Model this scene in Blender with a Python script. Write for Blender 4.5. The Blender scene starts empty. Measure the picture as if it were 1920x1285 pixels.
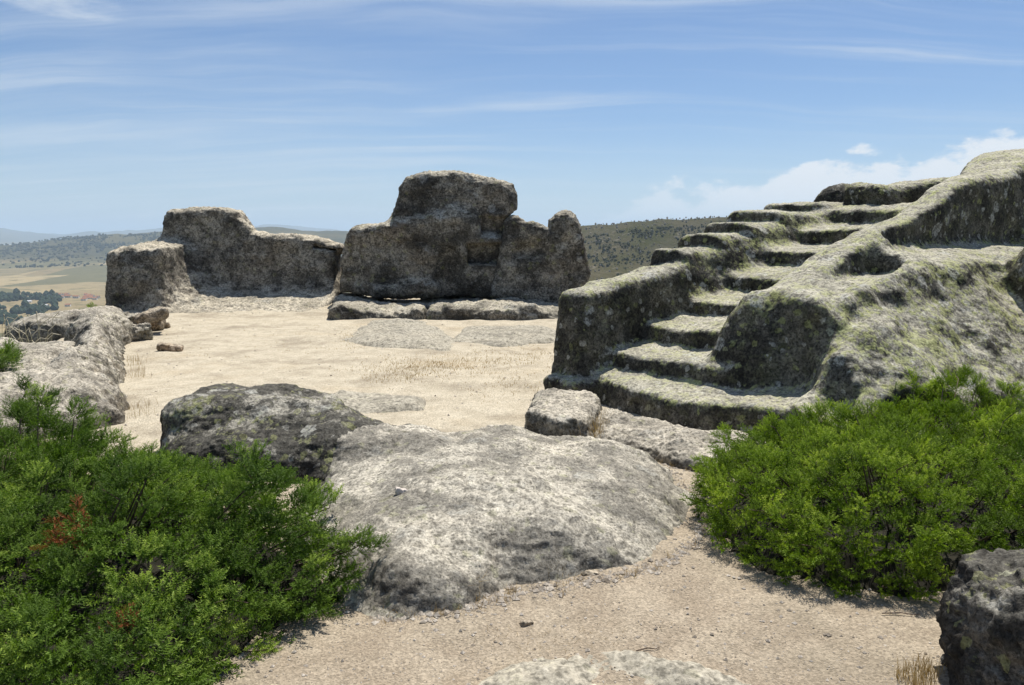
import bpy, math, random
import numpy as np
from mathutils import Vector

R = math.radians
SC = bpy.context.scene
COL = SC.collection
rnd = random.Random(7)

# ------------------------------------------------------------------ camera
F_PX, CX, CY, CAM_H = 1500.0, 960.0, 642.5, 2.0
PITCH = math.atan((CY - 440.0) / F_PX)
cam_d = bpy.data.cameras.new('camera')
cam_d.sensor_width = 36.0
cam_d.lens = 36.0 * F_PX / 1920.0
cam_d.clip_start, cam_d.clip_end = 0.05, 150000.0
cam = bpy.data.objects.new('camera', cam_d)
COL.objects.link(cam)
cam.location = (0, 0, CAM_H)
cam.rotation_euler = (math.pi / 2 - PITCH, 0, 0)
SC.camera = cam

# ------------------------------------------------------------------ sun and sky
SUN_EL, SUN_AZ = R(64), R(24)          # azimuth measured from +Y towards +X
sd = Vector((math.sin(SUN_AZ) * math.cos(SUN_EL), math.cos(SUN_AZ) * math.cos(SUN_EL), math.sin(SUN_EL)))
sun_d = bpy.data.lights.new('sun', 'SUN')
sun_d.energy, sun_d.angle, sun_d.color = 5.0, R(0.53), (1.0, 0.94, 0.85)
sun = bpy.data.objects.new('sun', sun_d)
COL.objects.link(sun)
sun.rotation_euler = (-sd).to_track_quat('-Z', 'Y').to_euler()

SC.view_settings.view_transform = 'Standard'
SC.view_settings.look = 'None'
SC.view_settings.exposure = 0.40
SC.view_settings.gamma = 1.0
SC.cycles.use_denoising = True
SC.cycles.max_bounces = 6
SC.cycles.diffuse_bounces = 3
SC.cycles.transmission_bounces = 3
SC.cycles.volume_bounces = 1


class NT:
    """small helper to write node trees"""
    def __init__(self, tree):
        self.t = tree
        self.n = tree.nodes
        self.l = tree.links

    def node(self, kind, **kw):
        nd = self.n.new(kind)
        for k, v in kw.items():
            setattr(nd, k, v)
        return nd

    def put(self, sock, v):
        if isinstance(v, bpy.types.NodeSocket):
            self.l.new(v, sock)
        elif v is not None:
            sock.default_value = v

    def math(self, op, a, b=None, c=None, clamp=False):
        nd = self.node('ShaderNodeMath', operation=op, use_clamp=clamp)
        for i, v in enumerate((a, b, c)):
            if v is not None:
                self.put(nd.inputs[i], v)
        return nd.outputs[0]

    def vmath(self, op, a, b=None):
        nd = self.node('ShaderNodeVectorMath', operation=op)
        self.put(nd.inputs[0], a)
        if b is not None:
            self.put(nd.inputs[1], b)
        return nd.outputs[0]

    def mix(self, fac, a, b, mode='MIX'):
        nd = self.node('ShaderNodeMix', data_type='RGBA', blend_type=mode)
        nd.clamp_factor = True
        self.put(nd.inputs['Factor'], fac)
        for s, v in ((nd.inputs[6], a), (nd.inputs[7], b)):
            if isinstance(v, tuple) and len(v) == 3:
                v = v + (1.0,)
            self.put(s, v)
        return nd.outputs[2]

    def noise(self, vec, scale, detail=4.0, rough=0.6, dist=0.0, color=False):
        nd = self.node('ShaderNodeTexNoise')
        self.put(nd.inputs['Vector'], vec)
        nd.inputs['Scale'].default_value = scale
        nd.inputs['Detail'].default_value = detail
        nd.inputs['Roughness'].default_value = rough
        nd.inputs['Distortion'].default_value = dist
        return nd.outputs['Color' if color else 'Fac']

    def voro(self, vec, scale, feature='F1', out='Distance', rand=1.0):
        nd = self.node('ShaderNodeTexVoronoi', feature=feature)
        self.put(nd.inputs['Vector'], vec)
        nd.inputs['Scale'].default_value = scale
        nd.inputs['Randomness'].default_value = rand
        return nd.outputs[out]

    def ss(self, v, lo, hi, a=0.0, b=1.0, smooth=True):
        nd = self.node('ShaderNodeMapRange')
        nd.interpolation_type = 'SMOOTHSTEP' if smooth else 'LINEAR'
        self.put(nd.inputs['Value'], v)
        for k, x in (('From Min', lo), ('From Max', hi), ('To Min', a), ('To Max', b)):
            self.put(nd.inputs[k], x)
        return nd.outputs['Result']

    def mapping(self, vec, scale=(1, 1, 1), rot=(0, 0, 0), loc=(0, 0, 0)):
        nd = self.node('ShaderNodeMapping')
        self.put(nd.inputs['Vector'], vec)
        nd.inputs['Scale'].default_value = scale
        nd.inputs['Rotation'].default_value = rot
        nd.inputs['Location'].default_value = loc
        return nd.outputs[0]


world = bpy.data.worlds.new('World')
SC.world = world
world.use_nodes = True
W = NT(world.node_tree)
W.n.clear()
sky = W.node('ShaderNodeTexSky', sky_type='NISHITA')
sky.sun_disc = False
sky.sun_elevation = SUN_EL
sky.sun_rotation = SUN_AZ
sky.altitude = 1400.0
sky.air_density, sky.dust_density, sky.ozone_density = 1.0, 1.3, 1.6
tc = W.node('ShaderNodeTexCoord')
DIR = tc.outputs['Generated']
sep = W.node('ShaderNodeSeparateXYZ')
W.l.new(DIR, sep.inputs[0])
dx, dy, dz = sep.outputs
den = W.math('MAXIMUM', W.math('ADD', dz, 0.14), 0.05)
cmb = W.node('ShaderNodeCombineXYZ')
W.put(cmb.inputs[0], W.math('DIVIDE', dx, den))
W.put(cmb.inputs[1], W.math('DIVIDE', dy, den))
pl = cmb.outputs[0]
az = W.math('ARCTAN2', dx, dy)
el = W.math('ARCSINE', dz)
# thin cirrus: a veil and long combed streaks
warp = W.vmath('ADD', pl, W.vmath('MULTIPLY', W.noise(pl, 0.7, 3, 0.5, color=True), (0.55, 0.55, 0.0)))
st1 = W.noise(W.mapping(warp, (0.42, 2.6, 1), (0, 0, R(5))), 1.0, 9, 0.62)
st2 = W.noise(W.mapping(warp, (0.25, 4.2, 1), (0, 0, R(15)), (3.1, 1.7, 0)), 1.25, 8, 0.58)
veil = W.noise(pl, 0.45, 5, 0.55)
veil = W.ss(veil, 0.40, 0.66)
leftness = W.ss(az, R(14), R(-26))
streak = W.math('ADD', W.math('MULTIPLY', W.ss(st1, 0.49, 0.80), 0.50), W.math('MULTIPLY', W.ss(st2, 0.50, 0.78), 0.46))
cir = W.math('MULTIPLY', streak, W.math('ADD', 0.40, W.math('MULTIPLY', veil, 0.8)))
cir = W.math('ADD', cir, W.math('MULTIPLY', W.math('MULTIPLY', leftness, W.ss(st1, 0.34, 0.66)), 0.30))
# one small brighter wisp high on the left
wz = W.math('DIVIDE', W.math('SUBTRACT', az, R(-29.0)), R(4.0))
we = W.math('DIVIDE', W.math('SUBTRACT', W.math('ADD', el, W.math('MULTIPLY', az, 0.10)), R(10.9)), R(1.1))
wr = W.math('ADD', W.math('MULTIPLY', wz, wz), W.math('MULTIPLY', we, we))
wr = W.math('ADD', wr, W.math('MULTIPLY', W.math('SUBTRACT', W.noise(W.mapping(DIR, (3, 3, 12)), 9.0, 7, 0.6), 0.5), 2.6))
cir = W.math('ADD', cir, W.math('MULTIPLY', W.ss(wr, 1.3, -0.6), 0.55))
# cumulus bank low on the right, running on past the frame
cn = W.noise(W.mapping(DIR, (1, 1, 2.0)), 13.0, 9, 0.58)
cn2 = W.noise(W.mapping(DIR, (1, 1, 1.6)), 4.0, 4, 0.5)
topel = W.ss(az, R(-4), R(30), R(0.3), R(5.6), smooth=False)
topel = W.math('ADD', topel, W.math('MULTIPLY', W.math('SUBTRACT', cn, 0.5), R(7.0)))
topel = W.math('ADD', topel, W.math('MULTIPLY', W.math('SUBTRACT', cn2, 0.5), R(4.0)))
cum = W.ss(W.math('SUBTRACT', topel, el), R(-0.1), R(0.7))
cum = W.math('MULTIPLY', cum, W.ss(az, R(-2), R(20), 0.25, 0.95))
cum = W.math('MULTIPLY', cum, W.ss(az, R(80), R(60)))
hz = W.ss(el, R(9.0), R(-1.0), 0.0, 0.42)
skyc = W.mix(1.0, sky.outputs[0], (0.86, 1.02, 1.20), 'MULTIPLY')
skyc = W.mix(hz, skyc, (7.0, 8.3, 9.6))
skyc = W.mix(W.math('MINIMUM', cir, 0.85), skyc, (8.2, 9.0, 9.8))
skyc = W.mix(cum, skyc, (10.2, 10.5, 10.8))
bg = W.node('ShaderNodeBackground')
W.l.new(skyc, bg.inputs['Color'])
bg.inputs['Strength'].default_value = 0.066
wo = W.node('ShaderNodeOutputWorld')
W.l.new(bg.outputs[0], wo.inputs['Surface'])

# ------------------------------------------------------------------ geometry helpers
cp, sp = math.cos(PITCH), math.sin(PITCH)


def ray(px, py):
    a, b = (px - CX) / F_PX, (CY - py) / F_PX
    return np.array([a, cp + b * sp, -sp + b * cp])


def G(px, py, z=0.0):
    d = ray(px, py)
    return np.array([0, 0, CAM_H]) + d * ((z - CAM_H) / d[2])


def A(px, py, Y):
    d = ray(px, py)
    return np.array([0, 0, CAM_H]) + d * (Y / d[1])


_tab = np.random.RandomState(11).rand(64, 64, 64).astype(np.float32) * 2 - 1


def vnoise(P, freq, seed=0):
    """value noise in -1..1 at points P (n,3)"""
    q = P * freq + np.array([seed * 7.31, seed * 3.77, seed * 5.19])
    i = np.floor(q).astype(np.int64)
    f = q - i
    f = f * f * f * (f * (f * 6 - 15) + 10)
    i &= 63
    j = (i + 1) & 63
    x0, y0, z0 = i.T
    x1, y1, z1 = j.T
    fx, fy, fz = f.T
    c00 = _tab[x0, y0, z0] * (1 - fx) + _tab[x1, y0, z0] * fx
    c10 = _tab[x0, y1, z0] * (1 - fx) + _tab[x1, y1, z0] * fx
    c01 = _tab[x0, y0, z1] * (1 - fx) + _tab[x1, y0, z1] * fx
    c11 = _tab[x0, y1, z1] * (1 - fx) + _tab[x1, y1, z1] * fx
    return (c00 * (1 - fy) + c10 * fy) * (1 - fz) + (c01 * (1 - fy) + c11 * fy) * fz


def fbm(P, freq, octv=4, gain=0.5, seed=0):
    out, a = np.zeros(len(P)), 1.0
    for o in range(octv):
        out += a * vnoise(P, freq * 2.03 ** o, seed + o)
        a *= gain
    return out


def gnoise(ax, freq, seed):
    """value noise on a regular grid, interpolated axis by axis"""
    lat = np.random.RandomState(seed)
    idx, fr = [], []
    for a in ax:
        q = a * freq
        i0 = np.floor(q).astype(int)
        f = q - i0
        idx.append(i0 - i0.min())
        fr.append((f * f * (3 - 2 * f)).astype(np.float32))
    L = lat.rand(*[i.max() + 2 for i in idx]).astype(np.float32) * 2 - 1
    L = L[idx[0]] * (1 - fr[0])[:, None, None] + L[idx[0] + 1] * fr[0][:, None, None]
    L = L[:, idx[1]] * (1 - fr[1])[None, :, None] + L[:, idx[1] + 1] * fr[1][None, :, None]
    L = L[:, :, idx[2]] * (1 - fr[2])[None, None, :] + L[:, :, idx[2] + 1] * fr[2][None, None, :]
    return L


def smin(a, b, k):
    h = np.maximum(k - np.abs(a - b), 0.0) / k
    return np.minimum(a, b) - h * h * k * 0.25


def smax(a, b, k):
    h = np.maximum(k - np.abs(a - b), 0.0) / k
    return np.maximum(a, b) + h * h * k * 0.25


def smaxs(k, *fs):
    r = fs[0]
    for f in fs[1:]:
        r = smax(r, f, k)
    return r


def poly2(U, V, pts):
    """signed distance to a polygon, negative inside"""
    U, V = np.broadcast_arrays(U, V)
    d = np.full(U.shape, 1e9)
    s = np.zeros(U.shape, bool)
    n = len(pts)
    for i in range(n):
        ax, ay = pts[i]
        bx, by = pts[(i + 1) % n]
        ex, ey = bx - ax, by - ay
        wx, wy = U - ax, V - ay
        t = np.clip((wx * ex + wy * ey) / (ex * ex + ey * ey + 1e-12), 0, 1)
        d = np.minimum(d, (wx - ex * t) ** 2 + (wy - ey * t) ** 2)
        if ey != 0:
            c = (ay <= V) != (by <= V)
            s ^= c & (U < ax + (V - ay) / ey * ex)
    d = np.sqrt(d)
    return np.where(s, -d, d)


class Grid:
    def __init__(self, lo, hi, h):
        self.lo, self.h = np.array(lo, float), h
        self.ax = [np.arange(lo[i], hi[i] + h, h) for i in range(3)]
        a = [x.astype(np.float32) for x in self.ax]
        self.X, self.Y, self.Z = a[0][:, None, None], a[1][None, :, None], a[2][None, None, :]

    def noise(self, freq, amp, seed):
        return gnoise(self.ax, freq, seed) * amp

    def ell(self, c, r, rz=0.0):
        x, y, z = self.X - c[0], self.Y - c[1], self.Z - c[2]
        ca, sa = math.cos(rz), math.sin(rz)
        u, v = (x * ca + y * sa) / r[0], (-x * sa + y * ca) / r[1]
        w = z / r[2]
        k = np.sqrt(u * u + v * v + w * w) + 1e-6
        return k * (k - 1.0) / np.sqrt((u / r[0]) ** 2 + (v / r[1]) ** 2 + (w / r[2]) ** 2 + 1e-9)

    def box(self, c, s, r=0.05, rz=0.0, rx=0.0, ry=0.0):
        x, y, z = self.X - c[0], self.Y - c[1], self.Z - c[2]
        ca, sa = math.cos(rz), math.sin(rz)
        x, y = x * ca + y * sa, -x * sa + y * ca
        if rx:
            ca, sa = math.cos(rx), math.sin(rx)
            y, z = y * ca + z * sa, -y * sa + z * ca
        if ry:
            ca, sa = math.cos(ry), math.sin(ry)
            x, z = x * ca - z * sa, x * sa + z * ca
        qx, qy, qz = np.abs(x) - s[0] + r, np.abs(y) - s[1] + r, np.abs(z) - s[2] + r
        o = np.sqrt(np.maximum(qx, 0) ** 2 + np.maximum(qy, 0) ** 2 + np.maximum(qz, 0) ** 2)
        return o + np.minimum(np.maximum(qx, np.maximum(qy, qz)), 0) - r

    def mesh(self, f):
        f = np.ascontiguousarray(np.broadcast_to(f, (len(self.ax[0]), len(self.ax[1]), len(self.ax[2]))), np.float32).copy()
        for a in range(3):
            sl = [slice(None)] * 3
            for e in (0, -1):
                sl[a] = e
                f[tuple(sl)] = np.maximum(f[tuple(sl)], 0.01)
        ins = f < 0
        cnt = np.zeros([n - 1 for n in f.shape], np.uint8)
        for i in (0, 1):
            for j in (0, 1):
                for k in (0, 1):
                    cnt += ins[i:cnt.shape[0] + i, j:cnt.shape[1] + j, k:cnt.shape[2] + k]
        act = np.argwhere((cnt > 0) & (cnt < 8))
        cid = np.full(cnt.shape, -1, np.int32)
        cid[act[:, 0], act[:, 1], act[:, 2]] = np.arange(len(act))
        corn = [(i, j, k) for i in (0, 1) for j in (0, 1) for k in (0, 1)]
        val = {c: f[act[:, 0] + c[0], act[:, 1] + c[1], act[:, 2] + c[2]] for c in corn}
        acc, num = np.zeros((len(act), 3)), np.zeros(len(act))
        for c in corn:
            for a in range(3):
                if c[a] == 0:
                    d = list(c)
                    d[a] = 1
                    d = tuple(d)
                    v0, v1 = val[c], val[d]
                    m = (v0 < 0) != (v1 < 0)
                    t = np.where(m, v0 / np.where(m, v0 - v1, 1), 0)
                    p = np.array(c, float)[None, :].repeat(len(act), 0)
                    p[:, a] += t
                    acc += p * m[:, None]
                    num += m
        V = self.lo + (act + acc / num[:, None]) * self.h
        Fs = []
        for a in range(3):
            b, c = (a + 1) % 3, (a + 2) % 3
            s0, s1 = [slice(None)] * 3, [slice(None)] * 3
            s0[a], s1[a] = slice(0, -1), slice(1, None)
            i0, i1 = ins[tuple(s0)], ins[tuple(s1)]
            e = np.argwhere(i0 != i1)
            e = e[(e[:, b] > 0) & (e[:, c] > 0) & (e[:, b] < f.shape[b] - 1) & (e[:, c] < f.shape[c] - 1)]
            flip = i0[e[:, 0], e[:, 1], e[:, 2]]
            q = []
            for db, dc in ((1, 1), (0, 1), (0, 0), (1, 0)):
                g = e.copy()
                g[:, b] -= db
                g[:, c] -= dc
                q.append(cid[g[:, 0], g[:, 1], g[:, 2]])
            q = np.stack(q, 1)
            q = np.where(flip[:, None], q, q[:, ::-1])
            Fs.append(q)
        Fq = np.concatenate(Fs)
        Fq = Fq[(Fq >= 0).all(1)]
        return V, Fq


def vnormals(V, Fq):
    n = np.cross(V[Fq[:, 2]] - V[Fq[:, 0]], V[Fq[:, -1]] - V[Fq[:, 1]])
    N = np.zeros_like(V)
    for k in range(Fq.shape[1]):
        for a in range(3):
            N[:, a] += np.bincount(Fq[:, k], n[:, a], len(V))
    return N / (np.linalg.norm(N, axis=1, keepdims=True) + 1e-12)


def build(name, V, Fq, mat, parent=None, smooth=True, normals=None, tint=None):
    me = bpy.data.meshes.new(name)
    n = Fq.shape[1]
    me.vertices.add(len(V))
    me.vertices.foreach_set('co', np.ascontiguousarray(V, np.float32).ravel())
    me.loops.add(Fq.size)
    me.loops.foreach_set('vertex_index', np.ascontiguousarray(Fq, np.int32).ravel())
    me.polygons.add(len(Fq))
    me.polygons.foreach_set('loop_start', np.arange(0, Fq.size, n, dtype=np.int32))
    me.polygons.foreach_set('use_smooth', np.full(len(Fq), smooth, bool))
    if tint is not None:
        at = me.attributes.new('tint', 'FLOAT', 'POINT')
        at.data.foreach_set('value', np.ascontiguousarray(tint, np.float32))
    me.update(calc_edges=True)
    if normals is not None:
        me.normals_split_custom_set_from_vertices(np.ascontiguousarray(normals, np.float32).tolist())
    me.materials.append(mat)
    o = bpy.data.objects.new(name, me)
    COL.objects.link(o)
    if parent is not None:
        o.parent = parent
    return o


def tag(o, label=None, cat=None, group=None, kind=None):
    if label:
        o['label'] = label
    if cat:
        o['category'] = cat
    if group:
        o['group'] = group
    if kind:
        o['kind'] = kind
    return o


def rough(V, Fq, amp=0.02, freq=3.0, pits=0.012, pf=14.0, seed=1):
    """weathered granite: fbm swell plus fine pitting along the normals"""
    N = vnormals(V, Fq)
    d = amp * fbm(V, freq, 4, 0.55, seed)
    r = np.abs(vnoise(V, pf, seed + 9)) + 0.6 * np.abs(vnoise(V, pf * 2.1, seed + 10))
    d += pits * (r - 0.5)
    d += pits * 0.7 * vnoise(V, pf * 3.3, seed + 12)
    return V + N * d[:, None]


def rock(name, g, f, mat, label, cat='rock', group=None, parts=None, **kw):
    """mesh a field; parts(C) may return for every face centre the name index of the part it belongs to"""
    V, Fq = g.mesh(f)
    V = rough(V, Fq, **kw)
    if g.lo[2] < -0.1:
        Fq = Fq[V[Fq][:, :, 2].mean(1) > g.lo[2] + 2.2 * g.h]
        u, inv = np.unique(Fq, return_inverse=True)
        V, Fq = V[u], inv.reshape(Fq.shape)
    if parts is None:
        o = build(name, V, Fq, mat)
        return tag(o, label, cat, group)
    N = vnormals(V, Fq)
    C = V[Fq].mean(1)
    names, ids = parts(C)
    e = bpy.data.objects.new(name, None)
    COL.objects.link(e)
    for i, nm in enumerate(names):
        fm = Fq[ids == i]
        if len(fm) == 0:
            continue
        u, inv = np.unique(fm, return_inverse=True)
        build(nm, V[u], inv.reshape(fm.shape), mat, e, normals=N[u])
    return tag(e, label, cat, group)


# ------------------------------------------------------------------ materials
def new_mat(name):
    m = bpy.data.materials.new(name)
    m.use_nodes = True
    t = NT(m.node_tree)
    t.n.clear()
    out = t.node('ShaderNodeOutputMaterial')
    return m, t, out


def rock_mat(name, a, b, pale, palef=0.7, dark=0.5, darkc=(0.022, 0.021, 0.019), green=0.3, greenc=(0.28, 0.29, 0.12), warm=0.3,
             warmc=(0.24, 0.17, 0.10), ros=0.35, seed=0.0, bump=1.0, fs=1.0, topdark=0.45, fleck=1.0, fine=1.0):
    m, t, out = new_mat(name)
    tcn = t.node('ShaderNodeTexCoord')
    P = t.mapping(tcn.outputs['Object'], loc=(seed * 3.1, seed * 1.7, seed * 2.3))
    geo = t.node('ShaderNodeNewGeometry')
    sx = t.node('ShaderNodeSeparateXYZ')
    t.l.new(geo.outputs['Normal'], sx.inputs[0])
    nb = t.noise(P, 0.8 * fs, 5, 0.6)
    nm = t.noise(P, 5.0 * fs, 6, 0.62)
    nf = t.noise(P, 17.0 * fs, 5, 0.66)
    nk = t.noise(P, 40.0 * fs * fine, 3, 0.65)
    nd = t.noise(P, 2.0 * fs, 8, 0.70)
    ng = t.noise(t.mapping(P, loc=(9, 4, 2)), 3.0 * fs, 8, 0.70)
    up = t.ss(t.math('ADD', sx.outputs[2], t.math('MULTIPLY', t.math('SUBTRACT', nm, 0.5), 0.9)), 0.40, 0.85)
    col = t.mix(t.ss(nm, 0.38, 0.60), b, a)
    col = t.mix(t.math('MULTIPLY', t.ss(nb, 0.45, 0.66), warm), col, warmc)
    col = t.mix(t.math('MULTIPLY', up, palef), col, pale)  # worn pale tops, painted lighter than the faces to deepen sun and shade
    # black crust lichen, ragged edged; thinned on tops to paint shaded faces darker
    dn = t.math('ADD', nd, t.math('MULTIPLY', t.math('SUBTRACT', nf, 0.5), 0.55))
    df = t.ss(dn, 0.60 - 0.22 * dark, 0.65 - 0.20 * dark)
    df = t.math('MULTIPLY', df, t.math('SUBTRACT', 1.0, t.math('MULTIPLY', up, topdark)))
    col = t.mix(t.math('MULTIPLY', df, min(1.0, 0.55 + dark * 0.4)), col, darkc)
    # yellow-green lichen
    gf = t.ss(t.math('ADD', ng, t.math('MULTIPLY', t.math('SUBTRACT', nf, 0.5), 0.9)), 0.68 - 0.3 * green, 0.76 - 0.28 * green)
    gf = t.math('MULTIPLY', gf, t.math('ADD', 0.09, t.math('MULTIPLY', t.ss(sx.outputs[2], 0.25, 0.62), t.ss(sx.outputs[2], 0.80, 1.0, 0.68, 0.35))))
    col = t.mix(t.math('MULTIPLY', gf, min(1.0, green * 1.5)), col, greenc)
    # pale grey rosettes
    Pd = t.vmath('ADD', P, t.vmath('MULTIPLY', t.noise(P, 9.0, 4, 0.6, color=True), (0.14, 0.14, 0.14)))
    vd = t.voro(Pd, 3.6 * fs)
    vc = t.node('ShaderNodeSeparateColor')
    t.l.new(t.voro(Pd, 3.6 * fs, out='Color'), vc.inputs[0])
    rf = t.math('MULTIPLY', t.ss(vd, 0.34, 0.28), t.ss(vc.outputs[0], 0.70, 0.72))
    rf = t.math('MULTIPLY', rf, t.ss(nf, 0.38, 0.55, 0.2, 1.0))
    col = t.mix(t.math('MULTIPLY', rf, ros), col, (0.34, 0.34, 0.31))
    # small crusty spots, greenish and white
    vd2 = t.voro(Pd, 11.0 * fs)
    vc2 = t.node('ShaderNodeSeparateColor')
    t.l.new(t.voro(Pd, 11.0 * fs, out='Color'), vc2.inputs[0])
    sp_ = t.math('MULTIPLY', t.ss(vd2, 0.40, 0.34), t.ss(vc2.outputs[1], 0.62, 0.64))
    col = t.mix(t.math('MULTIPLY', sp_, min(1.0, 0.35 * ros + 0.5 * green)), col, t.mix(t.ss(vc2.outputs[2], 0.45, 0.55), greenc, (0.36, 0.355, 0.32)))
    # grain: crevices, dark mica and bright quartz flecks
    k = t.ss(nf, 0.32, 0.60, 0.42, 1.22)
    k = t.math('MULTIPLY', k, t.ss(nk, 0.36, 0.48, 1.0 - 0.50 * fleck, 1.0))
    k = t.math('MULTIPLY', k, t.ss(nk, 0.54, 0.66, 1.0, 1.0 + 0.45 * fleck))
    gc = t.node('ShaderNodeCombineColor')
    for i in range(3):
        t.l.new(k, gc.inputs[i])
    col = t.mix(1.0, col, gc.outputs[0], 'MULTIPLY')
    bs = t.node('ShaderNodeBsdfPrincipled')
    t.l.new(col, bs.inputs['Base Color'])
    bs.inputs['Roughness'].default_value = 0.95
    bs.inputs['Specular IOR Level'].default_value = 0.15
    h = t.math('ADD', t.math('MULTIPLY', nm, 0.30), t.math('MULTIPLY', nf, 0.26))
    h = t.math('ADD', h, t.math('MULTIPLY', nk, 0.20))
    bp = t.node('ShaderNodeBump')
    bp.inputs['Strength'].default_value = 0.8
    bp.inputs['Distance'].default_value = 0.045 * bump
    t.l.new(h, bp.inputs['Height'])
    t.l.new(bp.outputs[0], bs.inputs['Normal'])
    t.l.new(bs.outputs[0], out.inputs['Surface'])
    return m


def plain_mat(name, c, c2=None, scale=8.0, rgh=0.9, trans=0.0):
    m, t, out = new_mat(name)
    tcn = t.node('ShaderNodeTexCoord')
    n = t.noise(tcn.outputs['Object'], scale, 6, 0.65)
    col = t.mix(t.ss(n, 0.3, 0.7), c, c2 or tuple(x * 0.6 for x in c))
    bs = t.node('ShaderNodeBsdfPrincipled')
    t.l.new(col, bs.inputs['Base Color'])
    bs.inputs['Roughness'].default_value = rgh
    bs.inputs['Specular IOR Level'].default_value = 0.25
    sh = bs.outputs[0]
    if trans:
        tr = t.node('ShaderNodeBsdfTranslucent')
        t.l.new(col, tr.inputs[0])
        mx = t.node('ShaderNodeMixShader')
        mx.inputs[0].default_value = trans
        t.l.new(sh, mx.inputs[1])
        t.l.new(tr.outputs[0], mx.inputs[2])
        sh = mx.outputs[0]
    t.l.new(sh, out.inputs['Surface'])
    return m


def foliage_mat(name, dark, light, tip, trans=0.32):
    m, t, out = new_mat(name)
    at = t.node('ShaderNodeAttribute', attribute_name='tint')
    v = at.outputs['Fac']
    col = t.mix(t.ss(v, 0.0, 0.6, smooth=False), dark, light)
    col = t.mix(t.ss(v, 0.6, 1.0, smooth=False), col, tip)
    bs = t.node('ShaderNodeBsdfPrincipled')
    t.l.new(col, bs.inputs['Base Color'])
    bs.inputs['Roughness'].default_value = 0.6
    bs.inputs['Specular IOR Level'].default_value = 0.15
    tr = t.node('ShaderNodeBsdfTranslucent')
    t.l.new(t.mix(1.0, col, (1.2, 1.35, 0.6), 'MULTIPLY'), tr.inputs[0])
    mx = t.node('ShaderNodeMixShader')
    mx.inputs[0].default_value = trans
    t.l.new(bs.outputs[0], mx.inputs[1])
    t.l.new(tr.outputs[0], mx.inputs[2])
    t.l.new(mx.outputs[0], out.inputs['Surface'])
    return m


def sand_mat():
    m, t, out = new_mat('sand')
    tcn = t.node('ShaderNodeTexCoord')
    P = tcn.outputs['Object']
    sx = t.node('ShaderNodeSeparateXYZ')
    t.l.new(P, sx.inputs[0])
    n1 = t.noise(P, 0.55, 6, 0.6)
    n2 = t.noise(P, 3.5, 8, 0.65)
    n3 = t.noise(P, 55.0, 6, 0.75)
    room = t.ss(t.math('ADD', sx.outputs[1], t.math('MULTIPLY', t.math('SUBTRACT', n1, 0.5), 3.0)), 5.0, 8.5)
    c1 = t.mix(t.ss(n2, 0.35, 0.65), (0.315, 0.260, 0.192), (0.395, 0.335, 0.252))
    c2 = t.mix(t.ss(n2, 0.35, 0.65), (0.445, 0.392, 0.295), (0.525, 0.470, 0.362))
    col = t.mix(room, c1, c2)
    col = t.mix(t.math('MULTIPLY', t.ss(n1, 0.52, 0.72), 0.5), col, (0.43, 0.345, 0.225))
    n5 = t.noise(P, 0.9, 10, 0.72)
    col = t.mix(t.math('MULTIPLY', t.ss(n5, 0.47, 0.66), 0.7), col, (0.27, 0.23, 0.17))
    gr = t.node('ShaderNodeSeparateColor')
    t.l.new(t.voro(P, 95.0, out='Color'), gr.inputs[0])
    k = t.math('MULTIPLY', t.ss(gr.outputs[0], 0, 1, 0.62, 1.28, smooth=False), t.ss(n3, 0.3, 0.7, 0.72, 1.25, smooth=False))
    gc = t.node('ShaderNodeCombineColor')
    for i in range(3):
        t.l.new(k, gc.inputs[i])
    col = t.mix(0.8, col, gc.outputs[0], 'MULTIPLY')
    bs = t.node('ShaderNodeBsdfPrincipled')
    t.l.new(col, bs.inputs['Base Color'])
    bs.inputs['Roughness'].default_value = 0.95
    bs.inputs['Specular IOR Level'].default_value = 0.15
    bp = t.node('ShaderNodeBump')
    bp.inputs['Strength'].default_value = 0.8
    bp.inputs['Distance'].default_value = 0.025
    h = t.math('ADD', t.math('MULTIPLY', n3, 0.45), t.math('MULTIPLY', n2, 0.35))
    h = t.math('ADD', h, t.math('MULTIPLY', t.ss(t.voro(P, 60.0), 0.5, 0.0), 0.25))
    t.l.new(h, bp.inputs['Height'])
    t.l.new(bp.outputs[0], bs.inputs['Normal'])
    t.l.new(bs.outputs[0], out.inputs['Surface'])
    return m


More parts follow.
